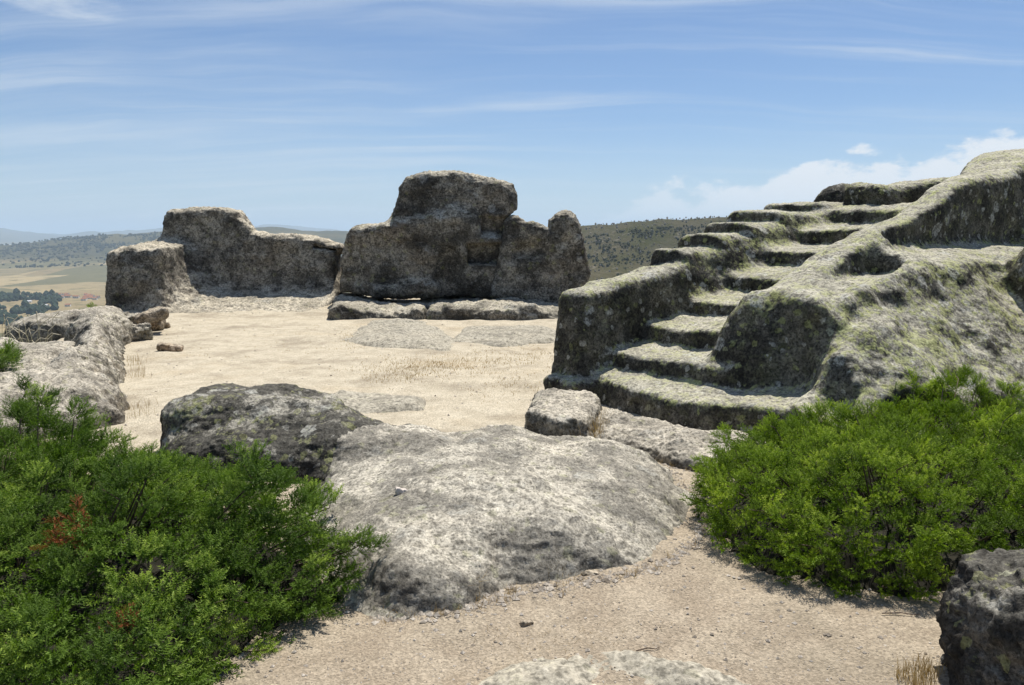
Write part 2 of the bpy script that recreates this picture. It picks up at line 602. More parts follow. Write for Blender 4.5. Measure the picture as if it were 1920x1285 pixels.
def valley_mat():
    m, t, out = new_mat('valley')
    tcn = t.node('ShaderNodeTexCoord')
    P = tcn.outputs['Object']
    sx = t.node('ShaderNodeSeparateXYZ')
    t.l.new(P, sx.inputs[0])
    flat = t.vmath('MULTIPLY', P, (1, 1, 0))
    n1 = t.noise(flat, 0.0016, 6, 0.6)
    n2 = t.noise(flat, 0.012, 9, 0.7)
    n3 = t.noise(flat, 0.08, 7, 0.7)
    fld = t.node('ShaderNodeSeparateColor')
    t.l.new(t.voro(t.mapping(flat, (1, 0.6, 1), (0, 0, 0.5)), 0.0035, out='Color'), fld.inputs[0])
    dry = t.mix(fld.outputs[0], (0.24, 0.19, 0.105), (0.36, 0.29, 0.165))
    dry = t.mix(t.math('MULTIPLY', t.ss(fld.outputs[1], 0.55, 0.60), 0.8), dry, (0.115, 0.115, 0.06))
    scrub = t.mix(t.ss(n2, 0.4, 0.62), (0.085, 0.078, 0.048), (0.058, 0.060, 0.026))
    scrub = t.mix(t.math('MULTIPLY', t.ss(n3, 0.56, 0.66), 0.75), scrub, (0.20, 0.18, 0.155))
    scrub = t.mix(t.math('MULTIPLY', t.ss(n1, 0.45, 0.62), 0.5), scrub, (0.135, 0.112, 0.05))
    hgt = t.ss(t.math('ADD', sx.outputs[2], t.math('MULTIPLY', t.math('SUBTRACT', n2, 0.5), 60.0)), -158, -118)
    col = t.mix(hgt, t.mix(t.math('MULTIPLY', t.ss(n2, 0.50, 0.62), 0.7), dry, (0.115, 0.11, 0.06)), scrub)
    bs = t.node('ShaderNodeBsdfPrincipled')
    t.l.new(col, bs.inputs['Base Color'])
    bs.inputs['Roughness'].default_value = 1.0
    bs.inputs['Specular IOR Level'].default_value = 0.0
    bp = t.node('ShaderNodeBump')
    bp.inputs['Strength'].default_value = 0.9
    bp.inputs['Distance'].default_value = 6.0
    t.l.new(t.math('ADD', n3, n2), bp.inputs['Height'])
    t.l.new(bp.outputs[0], bs.inputs['Normal'])
    t.l.new(bs.outputs[0], out.inputs['Surface'])
    return m


M_SAND, M_VALLEY = sand_mat(), valley_mat()
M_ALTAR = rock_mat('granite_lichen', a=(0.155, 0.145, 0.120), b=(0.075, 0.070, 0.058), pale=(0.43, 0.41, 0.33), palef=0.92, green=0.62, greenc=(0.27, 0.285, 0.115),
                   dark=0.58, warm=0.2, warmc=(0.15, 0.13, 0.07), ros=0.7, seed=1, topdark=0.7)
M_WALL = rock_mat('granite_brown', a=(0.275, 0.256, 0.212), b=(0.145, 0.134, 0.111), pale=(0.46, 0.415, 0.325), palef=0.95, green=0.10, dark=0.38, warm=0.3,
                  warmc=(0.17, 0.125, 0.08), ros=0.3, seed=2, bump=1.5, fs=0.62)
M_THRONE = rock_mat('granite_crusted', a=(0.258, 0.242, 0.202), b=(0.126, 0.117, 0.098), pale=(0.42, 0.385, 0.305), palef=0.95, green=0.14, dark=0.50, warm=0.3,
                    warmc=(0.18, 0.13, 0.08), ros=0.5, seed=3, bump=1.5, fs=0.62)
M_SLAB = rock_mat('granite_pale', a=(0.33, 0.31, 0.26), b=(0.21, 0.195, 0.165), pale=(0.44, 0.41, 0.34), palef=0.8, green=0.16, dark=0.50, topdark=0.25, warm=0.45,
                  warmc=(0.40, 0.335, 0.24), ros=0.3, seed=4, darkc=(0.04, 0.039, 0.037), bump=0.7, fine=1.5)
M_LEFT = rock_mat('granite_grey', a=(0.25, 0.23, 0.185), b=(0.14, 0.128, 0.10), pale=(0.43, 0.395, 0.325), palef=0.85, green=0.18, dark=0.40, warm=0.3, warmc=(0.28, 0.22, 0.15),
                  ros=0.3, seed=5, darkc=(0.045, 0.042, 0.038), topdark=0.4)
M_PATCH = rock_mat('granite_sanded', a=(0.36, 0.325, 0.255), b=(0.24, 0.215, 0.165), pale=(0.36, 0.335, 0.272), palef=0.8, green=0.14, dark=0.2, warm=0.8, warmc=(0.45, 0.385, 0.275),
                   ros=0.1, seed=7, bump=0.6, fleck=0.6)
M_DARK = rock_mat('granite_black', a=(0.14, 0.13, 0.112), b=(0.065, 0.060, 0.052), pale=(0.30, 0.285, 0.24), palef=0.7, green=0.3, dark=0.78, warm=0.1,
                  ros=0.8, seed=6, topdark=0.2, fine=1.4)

# ------------------------------------------------------------------ setting: terrain
LEFT_A, LEFT_B = np.array([-5.9, 6.0]), np.array([-9.3, 17.0])


def ground_z(x, y):
    P = np.stack([x, y, np.zeros_like(x)], 1)
    z = 0.035 * fbm(P, 0.5, 3, 0.5, 3) + 0.010 * fbm(P, 3.1, 3, 0.5, 5)
    # the floor of the court climbs a little towards the back walls
    z += 0.22 * np.clip((y - 17.5) / 3.5, 0, 1) ** 2
    e = LEFT_B - LEFT_A
    n = np.array([-e[1], e[0]]) / np.linalg.norm(e)
    dl = (x - LEFT_A[0]) * n[0] + (y - LEFT_A[1]) * n[1]
    dl = np.maximum(dl, np.maximum((y - 23.6), (x - 9.5)))
    dl = np.maximum(dl, -3.0 - y) + 0.4 * vnoise(P, 0.6, 8)
    z -= 0.75 * np.maximum(dl, 0) ** 1.2
    return z


xs, ys = np.arange(-15, 14.01, 0.125), np.arange(-6, 29.01, 0.125)
XX, YY = np.meshgrid(xs, ys, indexing='ij')
V = np.stack([XX.ravel(), YY.ravel(), ground_z(XX.ravel(), YY.ravel())], 1)
ii = np.arange(len(xs) * len(ys)).reshape(len(xs), len(ys))
Fq = np.stack([ii[:-1, :-1].ravel(), ii[1:, :-1].ravel(), ii[1:, 1:].ravel(), ii[:-1, 1:].ravel()], 1)
tag(build('sandy_ground', V, Fq, M_SAND), kind='structure')


def valley_z(x, y):
    P = np.stack([x, y, np.zeros_like(x)], 1)
    r = np.hypot(x, y - 10)
    z = -180 + 7 * fbm(P, 1 / 900.0, 3, 0.5, 2)
    ga = lambda cx, cy, sx_, sy_, h: h * np.exp(-0.5 * (((x - cx) / sx_) ** 2 + ((y - cy) / sy_) ** 2))
    z += ga(330, 1330, 520, 330, 184) + ga(1300, 1700, 700, 500, 120)
    z += ga(-1900, 5700, 1050, 850, 182) + ga(-4300, 5900, 1400, 800, 62) + ga(-800, 6800, 1500, 800, 95)
    z += ga(-1500, 3900, 500, 240, 26)
    th = np.arctan2(x, y)
    ring = np.exp(-0.5 * ((r - 23000) / 3500.0) ** 2)
    Q = np.stack([th * 9, r / 9000.0, np.zeros_like(x)], 1)
    z += ring * (240 + 230 * fbm(Q, 1.0, 5, 0.5, 4))
    hill = np.clip((z + 178) / 80.0, 0, 1)
    z += hill * (13 * fbm(P, 1 / 260.0, 5, 0.55, 6)) * np.clip(r / 1000.0, 0, 1)
    near = -3.2 - 0.55 * np.maximum(np.hypot(x * 1.0, (y - 11) * 0.8) - 11.0, 0)
    near += 2.5 * fbm(P, 1 / 30.0, 3, 0.5, 9) * np.clip((r - 25) / 60, 0, 1)
    return np.maximum(z, near)


th = np.concatenate([np.arange(-44, 44, 0.32), np.arange(46, 314, 4.0)])
rr = np.exp(np.linspace(math.log(5.0), math.log(44000.0), 210))
TH, RR = np.meshgrid(np.radians(th), rr, indexing='ij')
X_, Y_ = (np.sin(TH) * RR).ravel(), (np.cos(TH) * RR + 10).ravel()
V = np.stack([X_, Y_, valley_z(X_, Y_)], 1)
ii = np.arange(len(th) * len(rr)).reshape(len(th), len(rr))
jj = np.roll(ii, -1, 0)
Fq = np.stack([ii[:, :-1].ravel(), ii[:, 1:].ravel(), jj[:, 1:].ravel(), jj[:, :-1].ravel()], 1)
tag(build('valley_terrain', V, Fq, M_VALLEY), kind='structure')

# ------------------------------------------------------------------ the stepped altar rock
ea, et = (0.79, 0.613), (0.613, -0.79)
STEP_S = [6.50, 7.05, 7.68, 8.50, 9.35, 10.20, 11.05, 11.90]
STEP_Z = [0.30, 0.57, 0.87, 1.135, 1.45, 1.77, 2.08, 2.40]
RIDGE = [(6.56, 1.30, 0.15), (8.50, 1.80, 0.03), (9.20, 2.01, 0.0), (9.92, 2.17, 0.0), (10.66, 2.36, 0.0), (11.9, 2.52, 0.0)]


def altar():
    g = Grid((-0.1, 6.6, -0.25), (9.6, 15.6, 3.55), 0.034)
    X, Y, Z = g.X, g.Y, g.Z
    S, T = ea[0] * X + ea[1] * Y, et[0] * X + et[1] * Y
    wob = 0.05 * np.sin(T * 4.1 + 1.0)
    f = None
    for k, (s, z) in enumerate(zip(STEP_S, STEP_Z)):
        sk = s + wob * (1 if k % 2 else -1)
        if k == 0:
            sk = s - 0.10 + 0.16 * (T + 5.7) ** 2
            side = np.maximum(-7.35 - T, T + 4.1)
        else:
            side = np.maximum(-7.4 - T, T + 5.15)
            sk = s - 0.10 + 0.12 * np.abs(T + 6.3) ** 2 + wob * 0.5
        d = smax(sk - S + 0.06 * (Z - z), Z - (z + 0.115 * np.maximum(S - s, -0.3)), 0.085)
        d = np.maximum(d, side)
        f = d if f is None else smin(f, d, 0.07)
    # outer ridge with its own worn treads
    ridge = None
    left = -7.50 - 0.16 * (S - 6.5) - 0.08 * (1.3 - Z)
    for k, (s, z, sl) in enumerate(RIDGE):
        sk = s + 0.25 * (T + 7.6) * (k > 0)
        d = smax(sk - S + (0.12 if k == 0 else 0.2) * (Z - z), Z - (z + sl * (S - s)), 0.10 if k == 0 else 0.06)
        ridge = d if ridge is None else smin(ridge, d, 0.06)
    ridge = smaxs(0.16, ridge, left - T, T + 7.04 + (0.10 + 0.32 * np.clip((S - 7.9) / 1.2, 0, 1)) * (Z - 0.9 - 0.36 * np.clip(S - 7.9, 0, 4)))
    f = smin(f, ridge, 0.12)
    # toe of the block
    f = smin(f, g.box((0.80, 9.72, 0.08), (0.34, 0.32, 0.20), 0.12, 0.6), 0.06)
    # diagonal rail
    crest = 1.24 + 0.312 * (np.minimum(S, 11.7) - 7.2) + 0.20 * np.maximum(S - 11.7, 0) + 0.05 * np.sin(S * 2.2)
    wl = -5.58 - np.maximum(S - 11.8, 0) * 0.25
    rail = smaxs(0.20, 7.24 - S + 0.25 * (Z - 1.0), wl - T + 0.25 * (Z - crest + 0.3), T + 4.92 + 0.10 * (Z - 1.5), Z - crest)
    f = smin(f, rail, 0.10)
    # ledge and flank
    ledge = smaxs(0.22, 7.22 - S + 0.10 * (Z - 1.0) - 0.12 * np.sin(T * 3.0), T + 4.38, Z - (1.40 + 0.06 * (S - 7)), -5.4 - T)
    f = smin(f, ledge, 0.10)
    dome = smaxs(0.34, -1.10 - 0.22 * np.clip(1.35 - Z, 0, 1.0) - (0.867 * X - 0.5 * Y), Z - 1.80 - 0.05 * (X - 5),
                 (Z - 0.59 - 0.34 * np.clip((4.9 - X) / 1.3, 0, 1) - 0.875 * (Y - 8.1 + 0.40 * (4.4 - X)) - 0.10 * np.sin(X * 1.7) - 0.06 * np.sin(Y * 3 + X)) * 0.72,
                 6.95 + 0.36 * (X - 3.4) - Y + 0.1 * Z, Y - 13.0)
    f = smin(f, dome, 0.30)
    # right-hand boulder shoulder and the high mass behind the hollow
    f = smin(f, g.ell((6.75, 9.3, 1.4), (0.62, 1.0, 1.0), 0.2), 0.15)
    top = smaxs(0.35, 11.9 - S, Z - 2.45, -8.2 - T, T + 5.2, S - 15.2)
    f = smin(f, top, 0.10)
    # seat-like niche between rail and flank
    f = smax(f, -g.box((3.72, 8.88, 1.86), (0.95, 0.22, 0.36), 0.1, 0.66), 0.10)
    # dark scooped hollow beside the rail
    scoop = g.box((6.50, 10.62, 2.54), (2.0, 0.58, 0.80), 0.16, 0.66, 0.16)
    f = smax(f, -scoop, 0.12)
    # eroded hollows in the flank
    for c, r in (((2.95, 7.25, 0.75), (0.30, 0.36, 0.48)), ((4.65, 7.75, 0.62), (0.40, 0.22, 0.12)), ((5.6, 8.25, 0.72), (0.45, 0.25, 0.10)),
                 ((3.9, 7.3, 0.35), (0.4, 0.25, 0.16)), ((5.1, 7.75, 0.25), (0.7, 0.3, 0.10))):
        f = smax(f, -g.ell(c, r, 0.3), 0.12)
    c = G(1272, 800, 0.1)
    f = smax(f, -g.ell((c[0] + 0.05, c[1] + 0.12, 0.1), (0.05, 0.22, 0.30), -0.5), 0.06)
    c = G(1180, 770, 0.1)
    f = smax(f, -g.ell((c[0], c[1] + 0.10, 0.1), (0.10, 0.12, 0.14), -0.5), 0.08)
    f = smax(f, Y - 15.2, 0.3)
    fl = np.clip((X - 2.6) / 0.8, 0, 1) * np.clip((T + 5.0) / 0.3, 0, 1)
    f = f + fl * (g.noise(2.2, 0.04, 4) + g.noise(4.6, 0.03, 5)) + g.noise(1.3, 0.030, 1) + g.noise(2.9, 0.018, 2) + g.noise(6.5, 0.012, 3)

    def parts(C):
        S, T = C @ np.array([ea[0], ea[1], 0]), C @ np.array([et[0], et[1], 0])
        z = C[:, 2]
        ids = np.zeros(len(C), int)
        for k in range(8):
            hi = STEP_S[k + 1] - 0.06 if k < 7 else 12.7
            m = (S > STEP_S[k] - 0.25) & (S < hi) & (T > (-7.1 if k else -7.25)) & (T < (-5.62 if k else -4.15))
            m &= (z < STEP_Z[k] + 0.14) & (z > STEP_Z[k] - 0.36)
            ids[m & ((ids == 0) | (S > STEP_S[k] - 0.06))] = k + 1
        for k in range(6):
            hi = RIDGE[k + 1][0] - 0.03 if k < 5 else 13.0
            m = (S > RIDGE[k][0] - 0.05) & (S < hi) & (T < -7.0) & (z > RIDGE[k][1] - 0.16) & (ids == 0)
            ids[m] = 9 + k
        ids[(T > -5.9) & (T < -4.88) & (S > 7.05) & (z > 1.05 + 0.305 * (S - 7.2)) & (ids == 0)] = 15
        return ['rock_body'] + ['stair_tread'] * 8 + ['ridge_tread'] * 6 + ['rail'], ids

    return rock('stepped_altar_rock', g, f, M_ALTAR, 'huge lichen-covered granite outcrop with stairs cut into it', 'rock',
                parts=parts, amp=0.012, freq=4.0, pits=0.009, pf=11.0, seed=1)


altar()

# boulders lying on top of the stairs
g = Grid((5.2, 12.2, 2.1), (7.6, 14.2, 3.2), 0.03)
f = g.box((6.25, 13.1, 2.58), (0.80, 0.42, 0.27), 0.2, 0.25, 0, -0.10)
rock('rock_slab', g, f + g.noise(2.5, 0.06, 5), M_ALTAR, 'long rounded rock slab lying at the head of the stairs', 'rock', seed=21)
g = Grid((4.7, 13.0, 2.1), (6.4, 14.6, 3.2), 0.03)
f = g.ell((5.55, 13.7, 2.45), (0.42, 0.4, 0.37))
rock('boulder', g, f + g.noise(2.5, 0.06, 6), M_DARK, 'small round boulder on the skyline left of the long top slab', 'boulder', seed=22)

# ------------------------------------------------------------------ armchair-shaped wall at the back left
def back_wall():
    g = Grid((-12.2, 18.4, -0.35), (-4.3, 23.4, 3.5), 0.045)
    X, Y, Z = g.X, g.Y, g.Z
    D = 21.6
    o = [A(px, py, D)[[0, 2]] for px, py in ((292, 640), (291, 470), (290, 415), (303, 392), (345, 385), (405, 384), (440, 392), (455, 412), (470, 430),
                                              (500, 437), (555, 436), (600, 445), (633, 456), (640, 466), (630, 480), (633, 500), (622, 640))]
    f2 = poly2(X, Z, o) + 0.05
    wallf = smaxs(0.25, f2 , (D + 0.10 * (Z - 1.0)) - Y, Y - (D + 1.35 - 0.18 * Z))
    a = [A(px, py, 20.0)[[0, 2]] for px, py in ((190, 650), (190, 472), (205, 464), (300, 461), (306, 480), (310, 650))]
    arm = smaxs(0.2, poly2(X, Z, a) + 0.03, 20.0 + 0.08 * (Z - 1) - Y, Y - 22.4)
    f = smin(wallf, arm, 0.2)
    wedge = smaxs(0.2, 0.68 * (X + 8.72) - 0.50 * (Y - 20.0) + 0.54 * (Z - 0.3), 20.0 - Y, -9.6 - X, Z - 1.80, Y - 22.3)
    f = smin(f, wedge, 0.25)
    seat = smaxs(0.12, (Z - 0.46 + 0.24 * (21.5 - Y)) * 0.96, Y - 22.2, 19.3 - Y, X - A(624, 580, 21)[0], -9.2 - X)
    f = smin(f, seat, 0.45)
    # bedding crack under the coping at the right end
    c = A(625, 470, D)
    f = smax(f, -g.box((c[0] - 0.1, D, c[2] + 0.02), (0.45, 0.5, 0.025), 0.02, 0, 0, 0.18), 0.08)
    f = f + g.noise(1.1, 0.035, 11) + g.noise(2.7, 0.028, 12) + g.noise(6.0, 0.022, 13)

    def parts(C):
        ids = np.zeros(len(C), int)
        ids[(C[:, 0] < A(303, 500, 20.6)[0])] = 1
        ids[(C[:, 2] < 0.42) & (C[:, 1] < 21.5) & (C[:, 0] > A(312, 500, 20.6)[0])] = 2
        return ['backrest', 'arm_block', 'seat_ledge'], ids
    rock('carved_rock_wall', g, f, M_WALL, 'brown granite wall carved like an armchair, high humped back and square left arm', 'rock wall',
         parts=parts, amp=0.02, freq=2.5, pits=0.022, pf=8.0, seed=3)


back_wall()

# ------------------------------------------------------------------ throne-like boulders at the back
DT = 20.9


def outline(pts, Y=DT):
    return [A(px, py, Y)[[0, 2]] for px, py in pts]


def throne():
    g = Grid((-5.0, 20.0, 0.05), (0.75, 23.2, 4.1), 0.04)
    X, Y, Z = g.X, g.Y, g.Z
    lo = poly2(X, Z, outline(((632, 550), (638, 480), (643, 445), (655, 425), (675, 421), (730, 422), (850, 400), (940, 420), (941, 470), (936, 505), (941, 545), (938, 562),
                              (880, 561), (829, 562), (740, 560), (680, 556))))
    hi = poly2(X, Z, outline(((722, 424), (735, 385), (746, 345), (756, 328), (775, 321), (830, 317), (885, 320), (940, 331), (966, 342), (974, 362), (970, 392),
                              (948, 408), (940, 430), (936, 470), (800, 480))))
    bodyl = smaxs(0.22, lo + 0.02, DT - 0.05 * (Z - 1) - Y + 0.02, Y - (DT + 1.5))
    bodyh = smaxs(0.28, hi + 0.02, DT + 0.10 + 0.13 * (Z - 2) - Y, Y - (DT + 1.45))
    f = smin(bodyl, bodyh, 0.40)
    # toe at the foot
    t = A(790, 552, DT - 0.05)
    f = smin(f, g.box((t[0] - 0.35, DT + 0.12, t[2] + 0.12), (0.95, 0.34, 0.16), 0.14, 0, 0, -0.10), 0.25)
    # square niche, seat-like shelf and the smaller notch above
    c = A(908, 476, DT)
    f = smax(f, -g.box((c[0], DT - 0.1, c[2]), (0.44, 0.52, 0.29), 0.07), 0.10)
    c = A(925, 428, DT)
    f = smax(f, -g.box((c[0], DT - 0.12, c[2]), (0.36, 0.38, 0.22), 0.1, 0, 0.25), 0.18)
    c = A(840, 520, DT)
    f = smax(f, -g.ell((c[0] + 0.05, DT - 0.02, c[2] - 0.05), (0.28, 0.22, 0.75)), 0.25)
    f = f + g.noise(1.2, 0.04, 21) + g.noise(2.8, 0.032, 22) + g.noise(6.0, 0.022, 23)
    b = A(908, 476, DT)

    def parts(C):
        ids = np.zeros(len(C), int)
        ids[C[:, 2] > A(800, 420, DT)[2]] = 1
        ids[(abs(C[:, 0] - b[0]) < 0.46) & (abs(C[:, 2] - b[2]) < 0.31) & (C[:, 1] < DT + 0.55) & (C[:, 1] > DT - 0.01)] = 2
        return ['lower_block', 'upper_block', 'niche'], ids
    rock('throne_boulder', g, f, M_THRONE, 'tallest dark boulder on the skyline with a square niche cut into it', 'boulder', parts=parts,
         amp=0.022, freq=2.4, pits=0.022, pf=8.0, seed=5)


throne()
g = Grid((-0.75, 20.0, -0.2), (2.5, 23.0, 3.0), 0.04)
o = poly2(g.X, g.Z, outline(((920, 556), (926, 520), (936, 470), (944, 418), (956, 404), (970, 405), (984, 418), (1008, 420), (1032, 430), (1033, 414), (1046, 404), (1064, 403),
                             (1080, 414), (1092, 440), (1101, 470), (1106, 505), (1101, 545), (1085, 580), (1050, 596), (1010, 584), (965, 566))))
f = smaxs(0.24, o + 0.0, DT - 0.06 + 0.05 * (g.Z - 1) - g.Y, g.Y - (DT + 1.6))
f = smin(f, g.ell(A(1062, 428, DT + 0.35), (0.36, 0.42, 0.44)), 0.12)
c = A(990, 468, DT)
f = smax(f, -g.ell((c[0], DT - 0.1, c[2] - 0.05), (0.42, 0.3, 0.22)), 0.2)
f = f + g.noise(1.3, 0.04, 31) + g.noise(2.8, 0.032, 32) + g.noise(6.0, 0.022, 33)
rock('horned_boulder', g, f, M_THRONE, 'boulder with a rounded horn at its right end, behind the stair block', 'boulder', amp=0.022, freq=2.4, pits=0.022, pf=8.0, seed=6)

# low ledges at the foot of the throne
for nm, poly, zt, lab, sd_ in (
        ('ledge_rock', ((622, 603), (622, 572), (794, 570), (797, 604)), 0.33, 'low flat ledge rock under the left half of the niche boulder', 41),
        ('ledge_rock', ((797, 607), (795, 572), (930, 574), (1075, 578), (1060, 604), (930, 611)), 0.32, 'long low ledge rock under the right half of the throne, ending at the stair block', 42)):
    w = [tuple(A(px, 590, 18.7 if py > 580 else 22.8)[:2]) for px, py in poly]
    lo_, hi_ = np.min(w, 0), np.max(w, 0)
    g = Grid((lo_[0] - 0.3, lo_[1] - 0.3, -0.3), (hi_[0] + 0.3, hi_[1] + 0.3, 0.8), 0.05)
    f = smaxs(0.34, poly2(g.X, g.Y, w) , g.Z - zt + 0.05 * np.sin(g.X * 1.7) + 0.012 * (g.Y - 18.7))
    f = f + g.noise(0.9, 0.10, sd_ + 2) + g.noise(1.9, 0.07, sd_) + g.noise(4.5, 0.045, sd_ + 1)
    rock(nm, g, f, M_THRONE, lab, 'ledge', amp=0.03, freq=3, pits=0.03, pf=10, seed=sd_)


# ------------------------------------------------------------------ foreground outcrop: dark boulder running out into a pale slab
def outcrop():
    g = Grid((-3.9, 3.5, -0.2), (1.9, 9.9, 0.85), 0.022)
    X, Y, Z = g.X, g.Y, g.Z
    w = [G(px, py)[:2] for px, py in ((560, 1010), (640, 1130), (730, 1165), (850, 1150), (960, 1110), (1100, 1092), (1240, 1060), (1310, 1010), (1310, 940), (1250, 875),
                                      (1120, 845), (940, 822), (840, 850), (700, 850), (600, 930))]
    d = poly2(X, Y, w)
    h = 0.36 * (1 - np.exp(np.minimum(d, 0) / 0.30))
    h = h - 0.10 * np.clip((X + 0.2) / 1.5, 0, 1) - np.maximum(d, 0) * 0.9
    h = h - 0.13 * np.exp(-(((X + 1.0) / 0.5) ** 2 + ((Y - 6.6) / 0.6) ** 2))
    slab = (Z - h - 0.02) * 0.85
    # ragged vertical lip along the front
    bl = smin(g.box((-2.35, 7.4, 0.10), (0.76, 0.50, 0.43), 0.24, -0.12), g.ell((-2.25, 7.15, 0.0), (0.95, 0.75, 0.40)), 0.2)
    bl = smin(bl, g.ell((-1.45, 6.95, 0.0), (0.95, 0.70, 0.36), -0.6), 0.35)
    f = smin(slab, bl, 0.30)
    for c, r, a in (((0.32, 5.75, 0.40), (0.10, 0.025, 0.04), 0.2), ((0.45, 5.05, 0.34), (0.16, 0.015, 0.04), 0.12)):
        f = smax(f, -g.ell(c, r, a), 0.04)
    f = f + g.noise(1.2, 0.07, 51) + g.noise(2.7, 0.045, 52) + g.noise(6.5, 0.016, 53)

    def parts(C):
        ids = np.where(C[:, 0] * 0.75 + C[:, 1] * -0.66 + 5.25 + 0.12 * np.sin(C[:, 1] * 5) < 0, 1, 0)
        return ['pale_slab', 'dark_hump'], ids
    e = rock('bedrock_outcrop', g, f, M_SLAB, 'broad pale granite outcrop in the middle foreground with a dark hump at its left', 'rock', parts=parts,
             amp=0.018, freq=3.5, pits=0.012, pf=15.0, seed=7)
    for o in e.children:
        if o.name.startswith('dark_hump'):
            o.data.materials.clear()
            o.data.materials.append(M_HUMP)


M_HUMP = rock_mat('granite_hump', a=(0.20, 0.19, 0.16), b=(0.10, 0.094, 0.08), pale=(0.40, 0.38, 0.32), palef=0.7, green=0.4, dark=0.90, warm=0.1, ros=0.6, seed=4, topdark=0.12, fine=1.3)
outcrop()

# ------------------------------------------------------------------ smaller rocks
g = Grid((-8.9, 6.2, -0.5), (-3.4, 17.2, 1.1), 0.042)
w = [(-4.25, 8.35), (-4.7, 9.3), (-5.55, 11.1), (-6.65, 13.2), (-7.55, 15.2), (-7.95, 16.0), (-8.3, 15.6), (-7.3, 13.3), (-6.3, 11.3), (-5.9, 9.6), (-6.1, 7.8), (-5.2, 6.9)]
f = smaxs(0.45, poly2(g.X, g.Y, w) + 0.45 * (g.Z - 0.1), g.Z - 0.58 - 0.08 * np.sin(g.Y * 1.3 + 0.6) + 0.06 * (g.X + 6))
f = smin(f, g.ell((-7.75, 14.9, 0.1), (0.55, 0.9, 0.55), 0.4), 0.2)
f = smax(f, -g.ell((-6.2, 13.2, 0.55), (0.5, 0.16, 0.35), 0.5), 0.15)
f = f + g.noise(1.1, 0.10, 61) + g.noise(2.7, 0.05, 62) + g.noise(6.0, 0.025, 63)
rock('rock_ridge', g, f, M_LEFT, 'long low grey rock ridge along the left side of the sandy court', 'rock', amp=0.03, freq=3, pits=0.025, pf=12, seed=8)
g = Grid((-10.6, 14.6, -0.6), (-7.6, 18.2, 0.95), 0.035)
f = smin(g.ell((-9.2, 16.2, 0.0), (0.95, 0.85, 0.48), 0.3), g.ell((-8.6, 16.6, 0.0), (0.6, 0.7, 0.52)), 0.2)
rock('boulder', g, f + g.noise(1.5, 0.09, 64) + g.noise(4, 0.04, 65), M_LEFT, 'low grey boulder at the cliff edge below the square rock arm', 'boulder', amp=0.03, seed=9)
g = Grid((-8.8, 10.4, -0.6), (-6.4, 13.2, 0.6), 0.035)
f = g.box((-7.6, 11.8, 0.02), (0.9, 0.9, 0.22), 0.12, 0.3, 0.1)
rock('boulder', g, f + g.noise(1.5, 0.07, 66) + g.noise(4, 0.04, 67), M_LEFT, 'flat grey rock at the left cliff edge beside the small juniper', 'boulder', amp=0.03, seed=10)

g = Grid((-0.2, 6.9, -0.2), (1.4, 8.6, 0.7), 0.02)
w = [G(px, py)[:2] for px, py in ((985, 830), (1050, 845), (1105, 838), (1125, 800), (1120, 775), (1000, 785))]
f = smaxs(0.10, poly2(g.X, g.Y, w) + 0.10 * (g.Z - 0.1), g.Z - 0.30 + 0.05 * (g.X - 0.5))
rock('rock_block', g, f + g.noise(2.2, 0.05, 71) + g.noise(5, 0.02, 72), M_LEFT, 'squarish grey rock block on the sand at the foot of the stairs', 'rock', amp=0.02, pits=0.016, pf=15, seed=11)

g = Grid((0.6, 6.2, -0.2), (2.9, 8.6, 0.6), 0.022)
f = smin(g.ell((1.40, 7.45, -0.03), (0.75, 0.42, 0.20), -0.45), g.ell((1.95, 6.95, -0.03), (0.55, 0.42, 0.20), -0.4), 0.2)
f = smin(f, g.ell((1.15, 8.0, -0.03), (0.45, 0.35, 0.20)), 0.15)
rock('low_rock', g, f + g.noise(2.2, 0.05, 73) + g.noise(5, 0.025, 74), M_LEFT, 'low dark rough rock below the bottom step beside the right juniper', 'rock', amp=0.025, pits=0.018, pf=14, seed=12)

g = Grid((1.65, 2.3, -0.2), (3.5, 4.1, 1.0), 0.02)
f = smin(g.ell((2.64, 3.22, 0.08), (0.64, 0.55, 0.56), 0.2), g.box((2.60, 3.2, 0.08), (0.54, 0.45, 0.42), 0.16, 0.15), 0.15)
c = A(1848, 1190, 2.82)
f = smax(f, -g.ell((c[0], 2.86, c[2] + 0.03), (0.11, 0.20, 0.075), 0.2), 0.06)
f = smax(f, -g.ell((c[0] + 0.25, 2.8, c[2] + 0.10), (0.16, 0.12, 0.05), 0.3), 0.06)
rock('corner_boulder', g, f + g.noise(1.8, 0.06, 75) + g.noise(4.2, 0.04, 76) + g.noise(9, 0.016, 77), M_DARK, 'nearest dark boulder with a cupped hole, bottom right corner', 'boulder', amp=0.025, pits=0.022, pf=16, seed=13)

